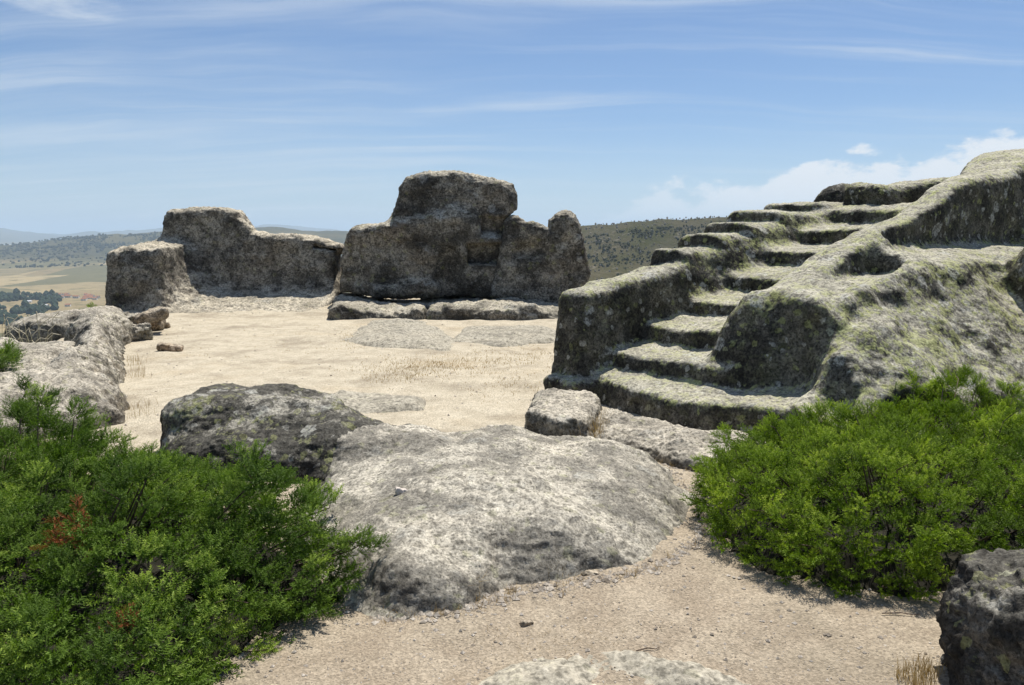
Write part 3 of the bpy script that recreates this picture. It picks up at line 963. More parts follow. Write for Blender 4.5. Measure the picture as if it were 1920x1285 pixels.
# bedrock that only just breaks the sand
for nm, poly, hgt, lab, mat_, sd_ in (
        ('bedrock_patch', ((880, 1300), (960, 1245), (1100, 1222), (1280, 1240), (1420, 1300)), 0.045, 'flat lichen-flecked bedrock at the bottom edge of the picture', M_PATCH, 81),
        ('bedrock_patch', ((590, 762), (640, 738), (720, 742), (790, 752), (780, 766), (680, 772)), 0.06, 'low grey bedrock strip in the sand behind the dark hump', M_PATCH, 82),
        ('bedrock_patch', ((640, 640), (700, 604), (800, 606), (850, 640), (840, 656), (720, 654)), 0.09, 'grey bedrock patch in the sand before the low ledges', M_PATCH, 83),
        ('bedrock_patch', ((850, 640), (880, 612), (1000, 612), (1050, 622), (1040, 640), (940, 650)), 0.06, 'flat bedrock patch in the sand left of the stair block', M_PATCH, 84)):
    w = [G(px, py)[:2] for px, py in poly]
    lo_, hi_ = np.min(w, 0), np.max(w, 0)
    vz = 0.022 if sd_ == 81 else 0.05
    g = Grid((lo_[0] - 0.2, lo_[1] - 0.2, -0.15), (hi_[0] + 0.2, hi_[1] + 0.2, 0.45), vz)
    d = poly2(g.X, g.Y, w)
    f = (g.Z - 0.01 - hgt * (1 - np.exp(np.minimum(d, 0) / 0.25)) - 0.22 * np.clip((g.Y - 17.5) / 3.5, 0, 1) ** 2 + np.maximum(d, 0) * 0.6)
    rock(nm, g, f + g.noise(1.6, 0.05, sd_) + g.noise(5, 0.025, sd_ + 5), mat_, lab, 'bedrock', amp=0.012, freq=4, pits=0.010, pf=14, seed=sd_)

# loose stones
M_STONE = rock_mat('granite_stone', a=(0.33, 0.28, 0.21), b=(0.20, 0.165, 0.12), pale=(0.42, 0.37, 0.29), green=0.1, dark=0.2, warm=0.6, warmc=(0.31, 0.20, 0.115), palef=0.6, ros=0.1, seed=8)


def stone(px, py, size, lab, mat_=None, rz=0.0, rx=0.0, ry=0.0, z=0.0, seed=0, name='loose_stone', flat=False):
    c = G(px, py, z)
    g = Grid((c[0] - size[0] * 1.7, c[1] - size[0] * 1.7, c[2] - size[2] * 1.8 - 0.1), (c[0] + size[0] * 1.7, c[1] + size[0] * 1.7, c[2] + size[2] * 3.2 + 0.1), max(size) / 18)
    f = g.box((c[0], c[1], c[2] + size[2] * 0.6), size, min(size) * 0.55, rz, rx, ry)
    f = f + g.noise(1.3 / max(size), min(size) * 0.42, seed) + g.noise(3.0 / max(size), min(size) * 0.25, seed + 1)
    rock(name, g, f, mat_ or M_STONE, lab, 'stone', amp=min(size) * 0.08, freq=2 / max(size), pits=min(size) * 0.06, pf=8 / max(size), seed=seed)


stone(285, 600, (0.32, 0.25, 0.12), 'tilted flat stone slab leaning against the square rock arm', M_STONE, 0.4, 0.1, -0.35, 0.28, 91)
stone(288, 615, (0.20, 0.17, 0.13), 'reddish stone under the tilted slab by the square rock arm', M_STONE, 0.2, 0, 0, 0.06, 92)
stone(240, 612, (0.24, 0.20, 0.15), 'rounded grey stone between low boulder and tilted slab', M_LEFT, 0.1, 0, 0, 0.10, 93)
stone(258, 637, (0.22, 0.20, 0.16), 'mossy lump of stone at the court edge below the tilted slab', M_LEFT, 0.8, 0, 0, 0.02, 94)
stone(306, 616, (0.13, 0.10, 0.07), 'small dark stone at the foot of the carved seat', M_STONE, 0.3, 0, 0, 0.0, 95)
stone(320, 656, (0.20, 0.12, 0.06), 'flat brown stone lying alone on the sand near the left ridge', M_STONE, 0.1, 0, 0.1, 0.0, 96)
stone(988, 1172, (0.035, 0.02, 0.014), 'small brown stone chip on the sand before the pale outcrop', M_STONE, 0.5, 0, 0.2, 0.0, 97)
stone(752, 925, (0.035, 0.03, 0.02), 'small white stone lying on the outcrop near the left juniper', plain_mat('quartz', (0.62, 0.56, 0.5), (0.5, 0.45, 0.4), 30), 0.5, 0, 0.2, 0.33, 98)
stone(1105, 1082, (0.05, 0.03, 0.02), 'small flat stone at the lower lip of the outcrop', M_STONE, 0.2, 0, 0, 0.0, 99)


# ------------------------------------------------------------------ junipers
def rot_basis(d, roll):
    d = d / np.linalg.norm(d, axis=1, keepdims=True)
    up = np.tile([0.0, 0, 1.0], (len(d), 1))
    s = np.cross(up, d)
    s /= np.linalg.norm(s, axis=1, keepdims=True) + 1e-9
    u = np.cross(d, s)
    c, sn = np.cos(roll)[:, None], np.sin(roll)[:, None]
    return np.stack([d, s * c + u * sn, u * c - s * sn], 2)


def spray_template(rs, n_side=8, L=0.13, nl=0.016, nw=0.0056):
    """one juniper branchlet along +X: side shoots carrying whorls of three needles"""
    V, T = [], []

    def shoot(p0, d, length, whorls, bend):
        p, d = np.array(p0, float), np.array(d, float)
        st = length / whorls
        for k in range(whorls):
            d = d + np.array([0, 0, bend]) * st
            d /= np.linalg.norm(d)
            p = p + d * st
            a = rs.rand() * 6.28
            s = np.cross(d, [0.13, 0.2, 1.0])
            s /= np.linalg.norm(s)
            u = np.cross(d, s)
            for j in range(3):
                an = a + j * 2.09 + rs.randn() * 0.2
                o = s * math.cos(an) + u * math.sin(an)
                nd = d * 0.62 + o * 0.78
                ln = nl * (0.7 + 0.6 * rs.rand()) * (1.0 - 0.35 * (k / whorls) ** 3)
                wv = np.cross(nd, o + 0.01)
                wv = wv / (np.linalg.norm(wv) + 1e-9) * nw * 0.5
                V.extend([p - wv, p + wv, p + nd * ln])
                tt = (k + 1) / whorls
                T.extend([tt * 0.75, tt * 0.75, tt])
    for i in range(n_side):
        q = (i + 0.6) / (n_side + 0.3)
        sgn = 1 if i % 2 else -1
        ang = sgn * R(48 - 16 * q + rs.randn() * 8)
        p = (L * q * 0.85, 0, 0.012 * math.sin(q * 3))
        shoot(p, (math.cos(ang), math.sin(ang), 0.20 + rs.randn() * 0.18), L * (0.52 - 0.22 * q), 5 if q < 0.5 else 4, 4.0 * rs.rand())
    shoot((L * 0.4, 0, 0.01), (1, 0, 0.15), L * 0.62, 7, 1.0)
    V, T = np.array(V), np.array(T)
    return V, np.arange(len(V)).reshape(-1, 3), T


_rs = np.random.RandomState(5)
TPL = [spray_template(_rs) for _ in range(6)]


def sprays(pos, dirs, scale, rs, tint0):
    """place branchlets; returns one mesh's arrays"""
    Vs, Fs, Ts, off = [], [], [], 0
    roll = rs.randn(len(pos)) * 0.6
    B = rot_basis(dirs, roll)
    pick = rs.randint(0, len(TPL), len(pos))
    for k, (v, f, t) in enumerate(TPL):
        m = np.where(pick == k)[0]
        if not len(m):
            continue
        W_ = np.einsum('nij,vj->nvi', B[m], v) * scale[m][:, None, None] + pos[m][:, None, :]
        Vs.append(W_.reshape(-1, 3))
        Fs.append((f[None] + (np.arange(len(m)) * len(v))[:, None, None]).reshape(-1, 3) + off)
        Ts.append(np.clip(tint0[m][:, None] * 0.55 + t[None] * 0.62 * (0.35 + tint0[m][:, None]), 0, 1).ravel())
        off += len(m) * len(v)
    return np.concatenate(Vs), np.concatenate(Fs), np.concatenate(Ts)


def tubes(paths, r0, r1, sides=5):
    Vs, Fs, off = [], [], 0
    for p in paths:
        p = np.array(p)
        n = len(p)
        t = np.gradient(p, axis=0)
        t /= np.linalg.norm(t, axis=1, keepdims=True) + 1e-9
        s = np.cross(t, [0.21, 0.13, 0.97])
        s /= np.linalg.norm(s, axis=1, keepdims=True) + 1e-9
        u = np.cross(t, s)
        rad = np.linspace(r0, r1, n)[:, None]
        a = np.arange(sides) * 2 * math.pi / sides
        ring = p[:, None, :] + rad[:, :, None] * (s[:, None, :] * np.cos(a)[None, :, None] + u[:, None, :] * np.sin(a)[None, :, None])
        Vs.append(ring.reshape(-1, 3))
        i = np.arange(n * sides).reshape(n, sides) + off
        j = np.roll(i, -1, 1)
        Fs.append(np.stack([i[:-1].ravel(), j[:-1].ravel(), j[1:].ravel(), i[1:].ravel()], 1))
        off += n * sides
    return np.concatenate(Vs), np.concatenate(Fs)


M_JUN_R = foliage_mat('juniper_bright', (0.036, 0.072, 0.006), (0.165, 0.250, 0.018), (0.40, 0.49, 0.060))
M_JUN_L = foliage_mat('juniper_green', (0.030, 0.064, 0.011), (0.120, 0.198, 0.026), (0.30, 0.39, 0.070))
M_TWIG = plain_mat('juniper_bark', (0.16, 0.115, 0.085), (0.07, 0.05, 0.04), 20)
M_INNER = plain_mat('dark_twig_filler', (0.022, 0.020, 0.011), (0.009, 0.009, 0.005), 30)  # dead-twig filler, painted near-black so gaps between sprays look shaded
M_DEAD = foliage_mat('juniper_dead', (0.12, 0.035, 0.012), (0.26, 0.085, 0.03), (0.34, 0.13, 0.05), 0.2)


def juniper(name, label, poly, H, edge, mat_, seed, spacing, per, ssize, lift=0.5, noisef=1.4, noisea=0.35, extra=(), root=None, gaps=0.0, base=0.0, dead=()):
    """prostrate juniper: rosettes of branchlets set over a billowed mound"""
    rs = np.random.RandomState(seed)
    poly = [tuple(p) for p in poly]
    lo_, hi_ = np.min(poly, 0), np.max(poly, 0)
    cen = np.array(root) if root is not None else np.mean(poly, 0)

    def top(x, y):
        d = -poly2(x, y, poly)
        q = np.clip(d / edge, 0, 1)
        P = np.stack([x, y, np.zeros_like(x)], 1)
        bil = np.abs(vnoise(P, noisef, seed)) + 0.55 * np.abs(vnoise(P, noisef * 2.1, seed + 1))
        return base + H * np.sqrt(1 - (1 - q) ** 2) * (1.0 + noisea * (bil - 0.45) * 1.6), d
    # tuft points on top and round the rim
    cand = rs.rand(16000, 2) * (hi_ - lo_) + lo_
    zt, d = top(cand[:, 0], cand[:, 1])
    c3 = np.column_stack([cand, zt])[d > 0.03]
    rim = []
    for i in range(len(poly)):
        a_, b_ = np.array(poly[i]), np.array(poly[(i + 1) % len(poly)])
        for _ in range(int(np.linalg.norm(b_ - a_) * 260)):
            p = a_ + (b_ - a_) * rs.rand()
            p = p + (cen - p) / np.linalg.norm(cen - p) * (0.02 + 0.12 * rs.rand())
            rim.append((p[0], p[1], base + H * (0.10 + 0.65 * rs.rand())))
    c3 = np.concatenate([np.array(rim)[rs.permutation(len(rim))], c3])
    cell, keep = {}, []
    for p in c3:
        k = tuple(np.floor(p / spacing).astype(int))
        near = [q for dx_ in (-1, 0, 1) for dy_ in (-1, 0, 1) for dz_ in (-1, 0, 1) for q in cell.get((k[0] + dx_, k[1] + dy_, k[2] + dz_), ())]
        if all(((p - q) ** 2).sum() > spacing * spacing for q in near):
            cell.setdefault(k, []).append(p)
            keep.append(p)
    T3 = np.array(keep)
    if gaps:
        P = T3 * np.array([1, 1, 0.0])
        T3 = T3[fbm(P, 1.3, 2, 0.5, seed + 3) > -gaps]
    n0 = len(T3)
    for p in extra:
        k = int(12 * p[3] ** 2)
        T3 = np.concatenate([T3, np.array(p[:3]) + rs.randn(k, 3) * np.array([0.10, 0.10, 0.07]) * p[3]])
    e_ = 0.04
    z0, d = top(T3[:, 0], T3[:, 1])
    gx_ = (top(T3[:, 0] + e_, T3[:, 1])[0] - top(T3[:, 0] - e_, T3[:, 1])[0]) / (2 * e_)
    gy_ = (top(T3[:, 0], T3[:, 1] + e_)[0] - top(T3[:, 0], T3[:, 1] - e_)[0]) / (2 * e_)
    nrm = np.stack([-gx_, -gy_, np.ones(len(T3))], 1)
    nrm /= np.linalg.norm(nrm, axis=1, keepdims=True)
    o = T3[:, :2] - cen
    o = o / (np.linalg.norm(o, axis=1, keepdims=True) + 1e-6)
    out3 = np.column_stack([o, np.zeros(len(o))])
    D = 0.75 * nrm + 0.55 * out3 + np.array([0, 0, lift * 0.4]) + rs.randn(len(T3), 3) * 0.22
    D /= np.linalg.norm(D, axis=1, keepdims=True)
    m = len(T3)
    Dr = D.repeat(per, 0)
    tsz = (0.75 + 0.5 * rs.rand(m)).repeat(per)
    spread = rs.randn(m * per, 3)
    spread -= (spread * Dr).sum(1, keepdims=True) * Dr
    dirs = Dr + spread * 0.42
    pos = T3.repeat(per, 0) - Dr * (0.085 * ssize * tsz)[:, None] + spread * 0.016 + rs.randn(m * per, 3) * 0.01
    sc = ssize * tsz * (0.8 + 0.35 * rs.rand(m * per))
    P = T3 * np.array([1, 1, 1.0])
    tint = np.clip(0.42 + 0.30 * vnoise(P, 2.3, seed + 5) + rs.randn(m) * 0.16, 0.05, 0.95).repeat(per) + rs.randn(m * per) * 0.05
    # deeper, sparser layer
    n = int(m * per * 0.16)
    c = rs.rand(n * 3, 2) * (hi_ - lo_) + lo_
    z, d = top(c[:, 0], c[:, 1])
    c, z = c[d > 0.06][:n], z[d > 0.06][:n]
    pos = np.concatenate([pos, np.stack([c[:, 0], c[:, 1], base + (z - base) * (0.15 + 0.45 * rs.rand(len(c)))], 1)])
    oo = c - cen
    dirs = np.concatenate([dirs, np.stack([oo[:, 0], oo[:, 1], 0.5 * np.ones(len(c))], 1) + rs.randn(len(c), 3) * 0.5])
    sc = np.concatenate([sc, ssize * (1.3 + 0.5 * rs.rand(len(c)))])
    tint = np.concatenate([tint, np.clip(0.3 + rs.randn(len(c)) * 0.1, 0, 1)])
    e = bpy.data.objects.new(name, None)
    COL.objects.link(e)
    tag(e, label, 'shrub')
    V, Fq, T = sprays(pos, dirs, sc, rs, np.clip(tint, 0, 1))
    tag(build('foliage', V, Fq, mat_, e, smooth=False, tint=T), kind='stuff')
    st = 0.05  # filler mound added under the sprays to close see-through gaps with dark
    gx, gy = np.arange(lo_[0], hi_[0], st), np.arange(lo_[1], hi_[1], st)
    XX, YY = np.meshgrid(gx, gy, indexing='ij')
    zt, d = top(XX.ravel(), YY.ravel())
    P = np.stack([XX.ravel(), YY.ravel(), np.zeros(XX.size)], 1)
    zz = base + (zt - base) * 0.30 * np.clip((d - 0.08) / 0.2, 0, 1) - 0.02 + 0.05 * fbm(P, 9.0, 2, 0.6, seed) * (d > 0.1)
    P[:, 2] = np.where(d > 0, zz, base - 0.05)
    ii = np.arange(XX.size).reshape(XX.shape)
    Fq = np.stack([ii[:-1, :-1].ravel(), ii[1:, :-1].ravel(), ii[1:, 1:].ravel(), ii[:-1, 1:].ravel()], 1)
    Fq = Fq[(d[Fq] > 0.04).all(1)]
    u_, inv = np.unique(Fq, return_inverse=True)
    tag(build('dark_filler_mound', P[u_], inv.reshape(Fq.shape), M_INNER, e, smooth=False), kind='stuff')
    paths = []
    for p, dr in zip(T3, D):
        if rs.rand() < 0.35:
            r_ = np.array([cen[0] * 0.35 + p[0] * 0.65, cen[1] * 0.35 + p[1] * 0.65, base + 0.04])
            b_ = p - dr * 0.10
            paths.append([r_, r_ * 0.45 + b_ * 0.55 - [0, 0, 0.03], b_, p + dr * 0.03])
    V, Fq = tubes(paths, 0.008, 0.002)
    tag(build('branches', V, Fq, M_TWIG, e), kind='stuff')
    for dp in dead:
        n = 40
        pp = np.array(dp[:3]) + rs.randn(n, 3) * np.array([0.045, 0.05, 0.06]) * dp[3]
        V, Fq, T = sprays(pp, np.array([0.1, -0.5, 0.6]) + rs.randn(n, 3) * 0.5, np.full(n, 0.6 * dp[3]), rs, rs.rand(n))
        tag(build('dead_sprig', V, Fq, M_DEAD, e, smooth=False, tint=T), 'withered rust-red sprig')
    return e


rp = [G(px, py)[:2] for px, py in ((1292, 965), (1335, 1025), (1435, 1085), (1550, 1120), (1690, 1140), (1800, 1130))]
rp += [(3.2, 4.0), (4.4, 4.6), (4.7, 6.0), (4.2, 7.3), (3.3, 7.35), (2.3, 6.9), (1.65, 6.3)]
juniper('juniper_shrub', 'bright green spreading juniper mound at the foot of the stepped rock, right', rp, 0.52, 0.55, M_JUN_R, 3, 0.128, 7, 0.92,
        lift=0.45, root=(3.1, 5.9), noisef=1.9, noisea=0.5, extra=[(3.85, 7.3, 0.55, 1.2), (4.2, 7.4, 0.60, 1.1), (4.5, 7.3, 0.52, 1.1)])
lp = [G(px, py)[:2] for px, py in ((690, 1118), (630, 1160), (540, 1215), (430, 1290))]
lp += [(-1.35, 2.85), (-2.4, 2.85), (-4.0, 4.6), (-5.1, 6.9), (-4.5, 6.75), (-3.3, 6.35), (-2.1, 5.85), (-1.75, 5.35), (-1.45, 4.95), (-1.15, 4.6)]
juniper('juniper_shrub', 'dark green sprawling juniper with rust-red dead sprigs filling the lower left', lp, 0.44, 0.5, M_JUN_L, 4, 0.140, 8, 1.0,
        lift=0.65, root=(-3.2, 4.8), noisea=0.75, noisef=1.6, gaps=0.75,
        extra=[(A(70, 745, 6.6)[0], 6.6, 0.55, 1.2), (A(595, 930, 4.9)[0], 4.9, 0.40, 0.7), (A(690, 1025, 4.2)[0], 4.2, 0.30, 0.5)],
        dead=[tuple(A(148, 1010, 3.92)) + (1.25,), tuple(A(235, 1175, 3.2)) + (0.6,)])
bp_ = [(-8.6, 10.0), (-7.1, 10.0), (-6.9, 11.0), (-7.4, 11.9), (-8.6, 12.2)]
juniper('juniper_shrub', 'small juniper clump at the left edge beyond the rock ridge', bp_, 0.45, 0.5, M_JUN_L, 8, 0.17, 6, 1.3, lift=0.7, base=0.0)
bp_ = [tuple(A(px, 590, Y)[:2]) for px, Y in ((150, 22.5), (196, 22.5), (196, 23.6), (150, 23.6))]
juniper('broom_shrub', 'yellow-green bush peeping out left of the square rock arm', bp_, 0.65, 0.4, M_JUN_R, 9, 0.2, 5, 1.4, lift=0.8, base=-0.75)
bp_ = [(4.75, 7.5), (5.3, 7.4), (5.4, 7.9), (4.9, 8.0)]
juniper('heather_shrub', 'little grey-green shrub at the right edge under the rock flank', bp_, 0.35, 0.25, M_JUN_L, 10, 0.12, 5, 0.8, lift=1.2)

# ------------------------------------------------------------------ dry grass, pebbles, twigs
M_STRAW = plain_mat('dry_grass', (0.42, 0.31, 0.13), (0.30, 0.20, 0.07), 12, 0.8, 0.3)


def grass(name, label, pts, n_per, hgt, spread, seed, cat='grass', kind=None, lean=0.5, width=0.004, mat_=None):
    rs = np.random.RandomState(seed)
    Vs, Fs = [], []
    for p in pts:
        for _ in range(n_per):
            b = np.array([p[0] + rs.randn() * spread, p[1] + rs.randn() * spread, p[2] - 0.005])
            an, h = rs.rand() * 6.28, hgt * (0.5 + rs.rand() * 0.8)
            o = np.array([math.cos(an), math.sin(an), 0]) * lean * h * rs.rand()
            wv = np.array([-math.sin(an + 1), math.cos(an + 1), 0]) * width * 0.5
            k = len(Vs)
            m = b + o * 0.35 + [0, 0, h * 0.6]
            t = b + o + [0, 0, h * (1 - 0.2 * lean)]
            Vs += [b - wv, b + wv, m + wv * 0.7, m - wv * 0.7, t, t]
            Fs += [[k, k + 1, k + 2, k + 3], [k + 3, k + 2, k + 4, k + 5]]
    o = build(name, np.array(Vs), np.array(Fs), mat_ or M_STRAW, smooth=False)
    return tag(o, label, cat, kind=kind)


def gpt(px, py, z=None):
    p = G(px, py)
    p[2] = ground_z(np.array([p[0]]), np.array([p[1]]))[0] if z is None else z
    return p


grass('dry_grass_tuft', 'straw-coloured grass tuft beside the rock block below the stairs', [gpt(x, y) for x, y in ((1092, 828), (1104, 830), (1116, 826), (1126, 818), (1132, 808), (1120, 835), (1135, 822), (1075, 838), (1060, 838))], 60, 0.24, 0.035, 1)
grass('dry_grass_tuft', 'dry golden grass tuft left of the corner boulder', [gpt(x, y) for x, y in ((1700, 1275), (1725, 1265), (1745, 1270), (1735, 1290), (1710, 1290))], 45, 0.09, 0.03, 2, width=0.003)
grass('dry_grass_tuft', 'small withered grass tuft at the lower lip of the outcrop', [gpt(1030, 1085), gpt(1045, 1082)], 60, 0.10, 0.03, 3, width=0.003, mat_=plain_mat('withered_grass', (0.25, 0.19, 0.10), (0.14, 0.11, 0.05), 12))
grass('dry_grass_tuft', 'sparse dry grass sprig by the outcrop and left juniper', [gpt(885, 1120)], 26, 0.12, 0.03, 4, lean=1.2, width=0.003)
grass('dry_grass_tuft', 'dry grass growing along the foot of the left rock ridge', [np.array([x + rnd.gauss(0, .06), y, 0.0]) for x, y in ((-4.1, 8.6), (-4.3, 9.0), (-5.3, 11.2), (-5.5, 11.6), (-5.8, 12.3), (-6.0, 12.6))], 30, 0.14, 0.08, 5, kind='stuff')
rs = np.random.RandomState(12)
pts = []
for px, py, sx_, sy_, n in ((810, 690, 60, 10, 260), (930, 672, 60, 9, 160), (740, 708, 40, 8, 80), (960, 720, 50, 14, 60), (660, 640, 12, 12, 50), (1000, 640, 30, 12, 60), (560, 640, 120, 25, 40)):
    for _ in range(n):
        pts.append(gpt(px + rs.randn() * sx_, py + rs.randn() * sy_))
grass('dry_grass_patch', 'thin trampled dry grass across the sandy court', pts, 5, 0.045, 0.07, 6, kind='stuff', lean=1.6, width=0.006)
pts = [gpt(px + rs.randn() * 50, py + rs.randn() * 12) for px, py in ((1060, 1205), (1000, 1220), (940, 1195), (1120, 1195)) for _ in range(14)]
grass('dry_grass_patch', 'wisps of dry grass lying on the path', pts, 3, 0.03, 0.03, 7, kind='stuff', lean=2.2, width=0.002)
# tall seeding grass at the left cliff edge
paths = []
for i in range(34):
    b = A(rs.uniform(-10, 100), 690, 12.6 + rs.rand())
    h = rs.uniform(0.6, 1.15)
    b[2] = -0.35
    ln = rs.randn() * 0.18
    paths.append([b, b + [ln * 0.2, 0, h * 0.5], b + [ln * 0.6, 0, h * 0.85], b + [ln * 1.3 + 0.05, 0, h * 0.98], b + [ln * 1.9 + 0.12, 0, h * 0.95]])
e = bpy.data.objects.new('tall_grass', None)
COL.objects.link(e)
tag(e, 'tall pale seeding grass stalks at the left cliff edge', 'grass')
V, Fq = tubes(paths, 0.004, 0.0025, 4)
build('stalks', V, Fq, plain_mat('pale_stalk', (0.52, 0.47, 0.30), (0.38, 0.36, 0.22), 12), e)
V, Fq = tubes([p[-3:] for p in paths], 0.007, 0.004, 5)
build('seed_heads', V, Fq, plain_mat('seed_head', (0.60, 0.55, 0.42), (0.45, 0.40, 0.28), 20), e)
pts = [np.array([A(rs.uniform(-40, 110), 690, 13 + rs.rand() * 1.5)[0], 13 + rs.rand() * 1.5, -0.5]) for _ in range(60)]
grass('green_grass', 'green-grey grass at the left cliff edge', pts, 14, 0.55, 0.1, 13, kind='stuff', lean=0.4, width=0.008, mat_=plain_mat('green_grass', (0.12, 0.16, 0.05), (0.07, 0.10, 0.03), 9, 0.8, 0.3))

# pebbles
M_PEB = plain_mat('pebble', (0.55, 0.50, 0.43), (0.20, 0.165, 0.125), 14)
OCT = np.array([[1, 0, 0], [-1, 0, 0], [0, 1, 0], [0, -1, 0], [0, 0, 1], [0, 0, -1]], float)
OF = np.array([[0, 2, 4], [2, 1, 4], [1, 3, 4], [3, 0, 4], [2, 0, 5], [1, 2, 5], [3, 1, 5], [0, 3, 5]])


def scatter(x, y, size, rs, flat=0.6):
    n = len(x)
    z = ground_z(x, y)
    v = OCT[None] * (0.6 + 0.7 * rs.rand(n, 6, 1)) * size[:, None, None] * np.array([1, 1, flat])
    a = rs.rand(n) * 6.28
    c, s = np.cos(a)[:, None], np.sin(a)[:, None]
    w = np.stack([v[:, :, 0] * c - v[:, :, 1] * s, v[:, :, 0] * s + v[:, :, 1] * c, v[:, :, 2]], 2)
    w += np.stack([x, y, z + size * flat * 0.25], 1)[:, None, :]
    return w.reshape(-1, 3), (OF[None] + (np.arange(n) * 6)[:, None, None]).reshape(-1, 3)


n = 4500
py_, px_ = rs.uniform(860, 1300, n), rs.uniform(350, 1900, n)
gp = np.array([G(a, b)[:2] for a, b in zip(px_, py_)])
V, Fq = scatter(gp[:, 0], gp[:, 1], 0.003 + 0.012 * rs.rand(n) ** 6 + 0.002 * rs.rand(n), rs)
tag(build('gravel', V, Fq, M_PEB, smooth=False), 'fine granite gravel on the path', 'gravel', kind='stuff')
n = 2500
gp = np.stack([rs.uniform(-8, 2.5, n), rs.uniform(8, 20, n)], 1)
V, Fq = scatter(gp[:, 0], gp[:, 1], 0.006 + 0.018 * rs.rand(n) ** 6, rs)
tag(build('gravel', V, Fq, M_PEB, smooth=False), 'loose grit on the sandy court', 'gravel', kind='stuff')
edge_pts = []
for poly in (((700, 1160), (850, 1155), (960, 1118), (1100, 1098), (1240, 1068), (1312, 1015), (1312, 940), (1255, 880)), ((985, 840), (1050, 852), (1110, 842)), ((1140, 840), (1230, 868), (1320, 880))):
    for (ax_, ay_), (bx_, by_) in zip(poly[:-1], poly[1:]):
        for _ in range(int(math.hypot(bx_ - ax_, by_ - ay_) * 2.2)):
            q = rs.rand()
            edge_pts.append(G(ax_ + (bx_ - ax_) * q + rs.randn() * 5, ay_ + (by_ - ay_) * q + rs.randn() * 7)[:2])
edge_pts = np.array(edge_pts)
V, Fq = scatter(edge_pts[:, 0], edge_pts[:, 1], 0.004 + 0.022 * rs.rand(len(edge_pts)) ** 5, rs)
tag(build('rock_grit', V, Fq, M_PEB, smooth=False), 'crumbled granite grit gathered along the foot of the outcrop', 'gravel', kind='stuff')
pts = [np.array([p[0], p[1], ground_z(np.array([p[0]]), np.array([p[1]]))[0]]) for p in edge_pts[rs.rand(len(edge_pts)) < 0.035]]
grass('dry_grass_patch', 'withered wisps of grass along the foot of the outcrop', pts, 7, 0.06, 0.02, 17, kind='stuff', lean=1.0, width=0.003)
# twigs
for px, py, L, a, lab in ((1215, 1222, 0.06, 0.2, 'dry twig on the path left of the right juniper'), (1690, 1158, 0.10, -0.1, 'dry twig in front of the right juniper'),
                          (500, 740, 0.0, 0, '')):
    if not L:
        continue
    p = gpt(px, py)
    d = np.array([math.cos(a), math.sin(a), 0])
    V, Fq = tubes([[p - d * L + [0, 0, 0.008], p + [0, 0.008, 0.012], p + d * L * 0.6 + [0, -0.006, 0.010], p + d * L + [0, 0.01, 0.008]]], 0.0035, 0.002)
    tag(build('twig', V, Fq, M_TWIG), lab, 'twig')

# ------------------------------------------------------------------ far valley: trees, scrub, village
def blob_template(rs):
    v, f = [], []
    for c, r in (((0, 0, 0.5), 0.6),):
        k = len(v)
        for q in OCT:
            v.append(np.array(c) + q * r * (0.8 + 0.4 * rs.rand()))
        for s in ((1, 1, 1), (-1, 1, 1), (1, -1, 1), (-1, -1, 1), (1, 1, -1), (-1, 1, -1), (1, -1, -1), (-1, -1, -1)):
            v.append(np.array(c) + np.array(s) * 0.60 * r * (0.8 + 0.4 * rs.rand()))
        def ix(s):
            return k + 6 + [(1, 1, 1), (-1, 1, 1), (1, -1, 1), (-1, -1, 1), (1, 1, -1), (-1, 1, -1), (1, -1, -1), (-1, -1, -1)].index(s)
        for s in ((1, 1, 1), (-1, 1, 1), (1, -1, 1), (-1, -1, 1), (1, 1, -1), (-1, 1, -1), (1, -1, -1), (-1, -1, -1)):
            a, b, c_ = k + (0 if s[0] > 0 else 1), k + (2 if s[1] > 0 else 3), k + (4 if s[2] > 0 else 5)
            m = ix(s)
            f += [[a, b, m], [b, c_, m], [c_, a, m]]
    return np.array(v), np.array(f)


def forest(name, label, x, y, size, mat_, seed):
    rs = np.random.RandomState(seed)
    v, f = blob_template(rs)
    z = valley_z(x, y)
    a = rs.rand(len(x)) * 6.28
    c, s = np.cos(a)[:, None], np.sin(a)[:, None]
    hz_ = (0.7 + 0.6 * rs.rand(len(x)))[:, None]
    W_ = np.stack([v[None, :, 0] * c - v[None, :, 1] * s, v[None, :, 0] * s + v[None, :, 1] * c, v[None, :, 2] * hz_], 2) * size[:, None, None]
    W_ += np.stack([x, y, z - size * 0.08], 1)[:, None, :]
    Fq = (f[None] + (np.arange(len(x)) * len(v))[:, None, None]).reshape(-1, 3)
    return tag(build(name, W_.reshape(-1, 3), Fq, mat_, smooth=False), label, 'trees', kind='stuff')


M_OAK = plain_mat('oak_leaf', (0.050, 0.055, 0.026), (0.028, 0.034, 0.016), 0.01, 1.0)
M_SCRUB = plain_mat('scrub_leaf', (0.060, 0.062, 0.028), (0.030, 0.036, 0.015), 0.02, 1.0)
M_BELT = plain_mat('belt_leaf', (0.035, 0.055, 0.03), (0.02, 0.035, 0.018), 0.1, 1.0)
M_CRAG = plain_mat('crag', (0.22, 0.205, 0.18), (0.13, 0.12, 0.105), 0.3)

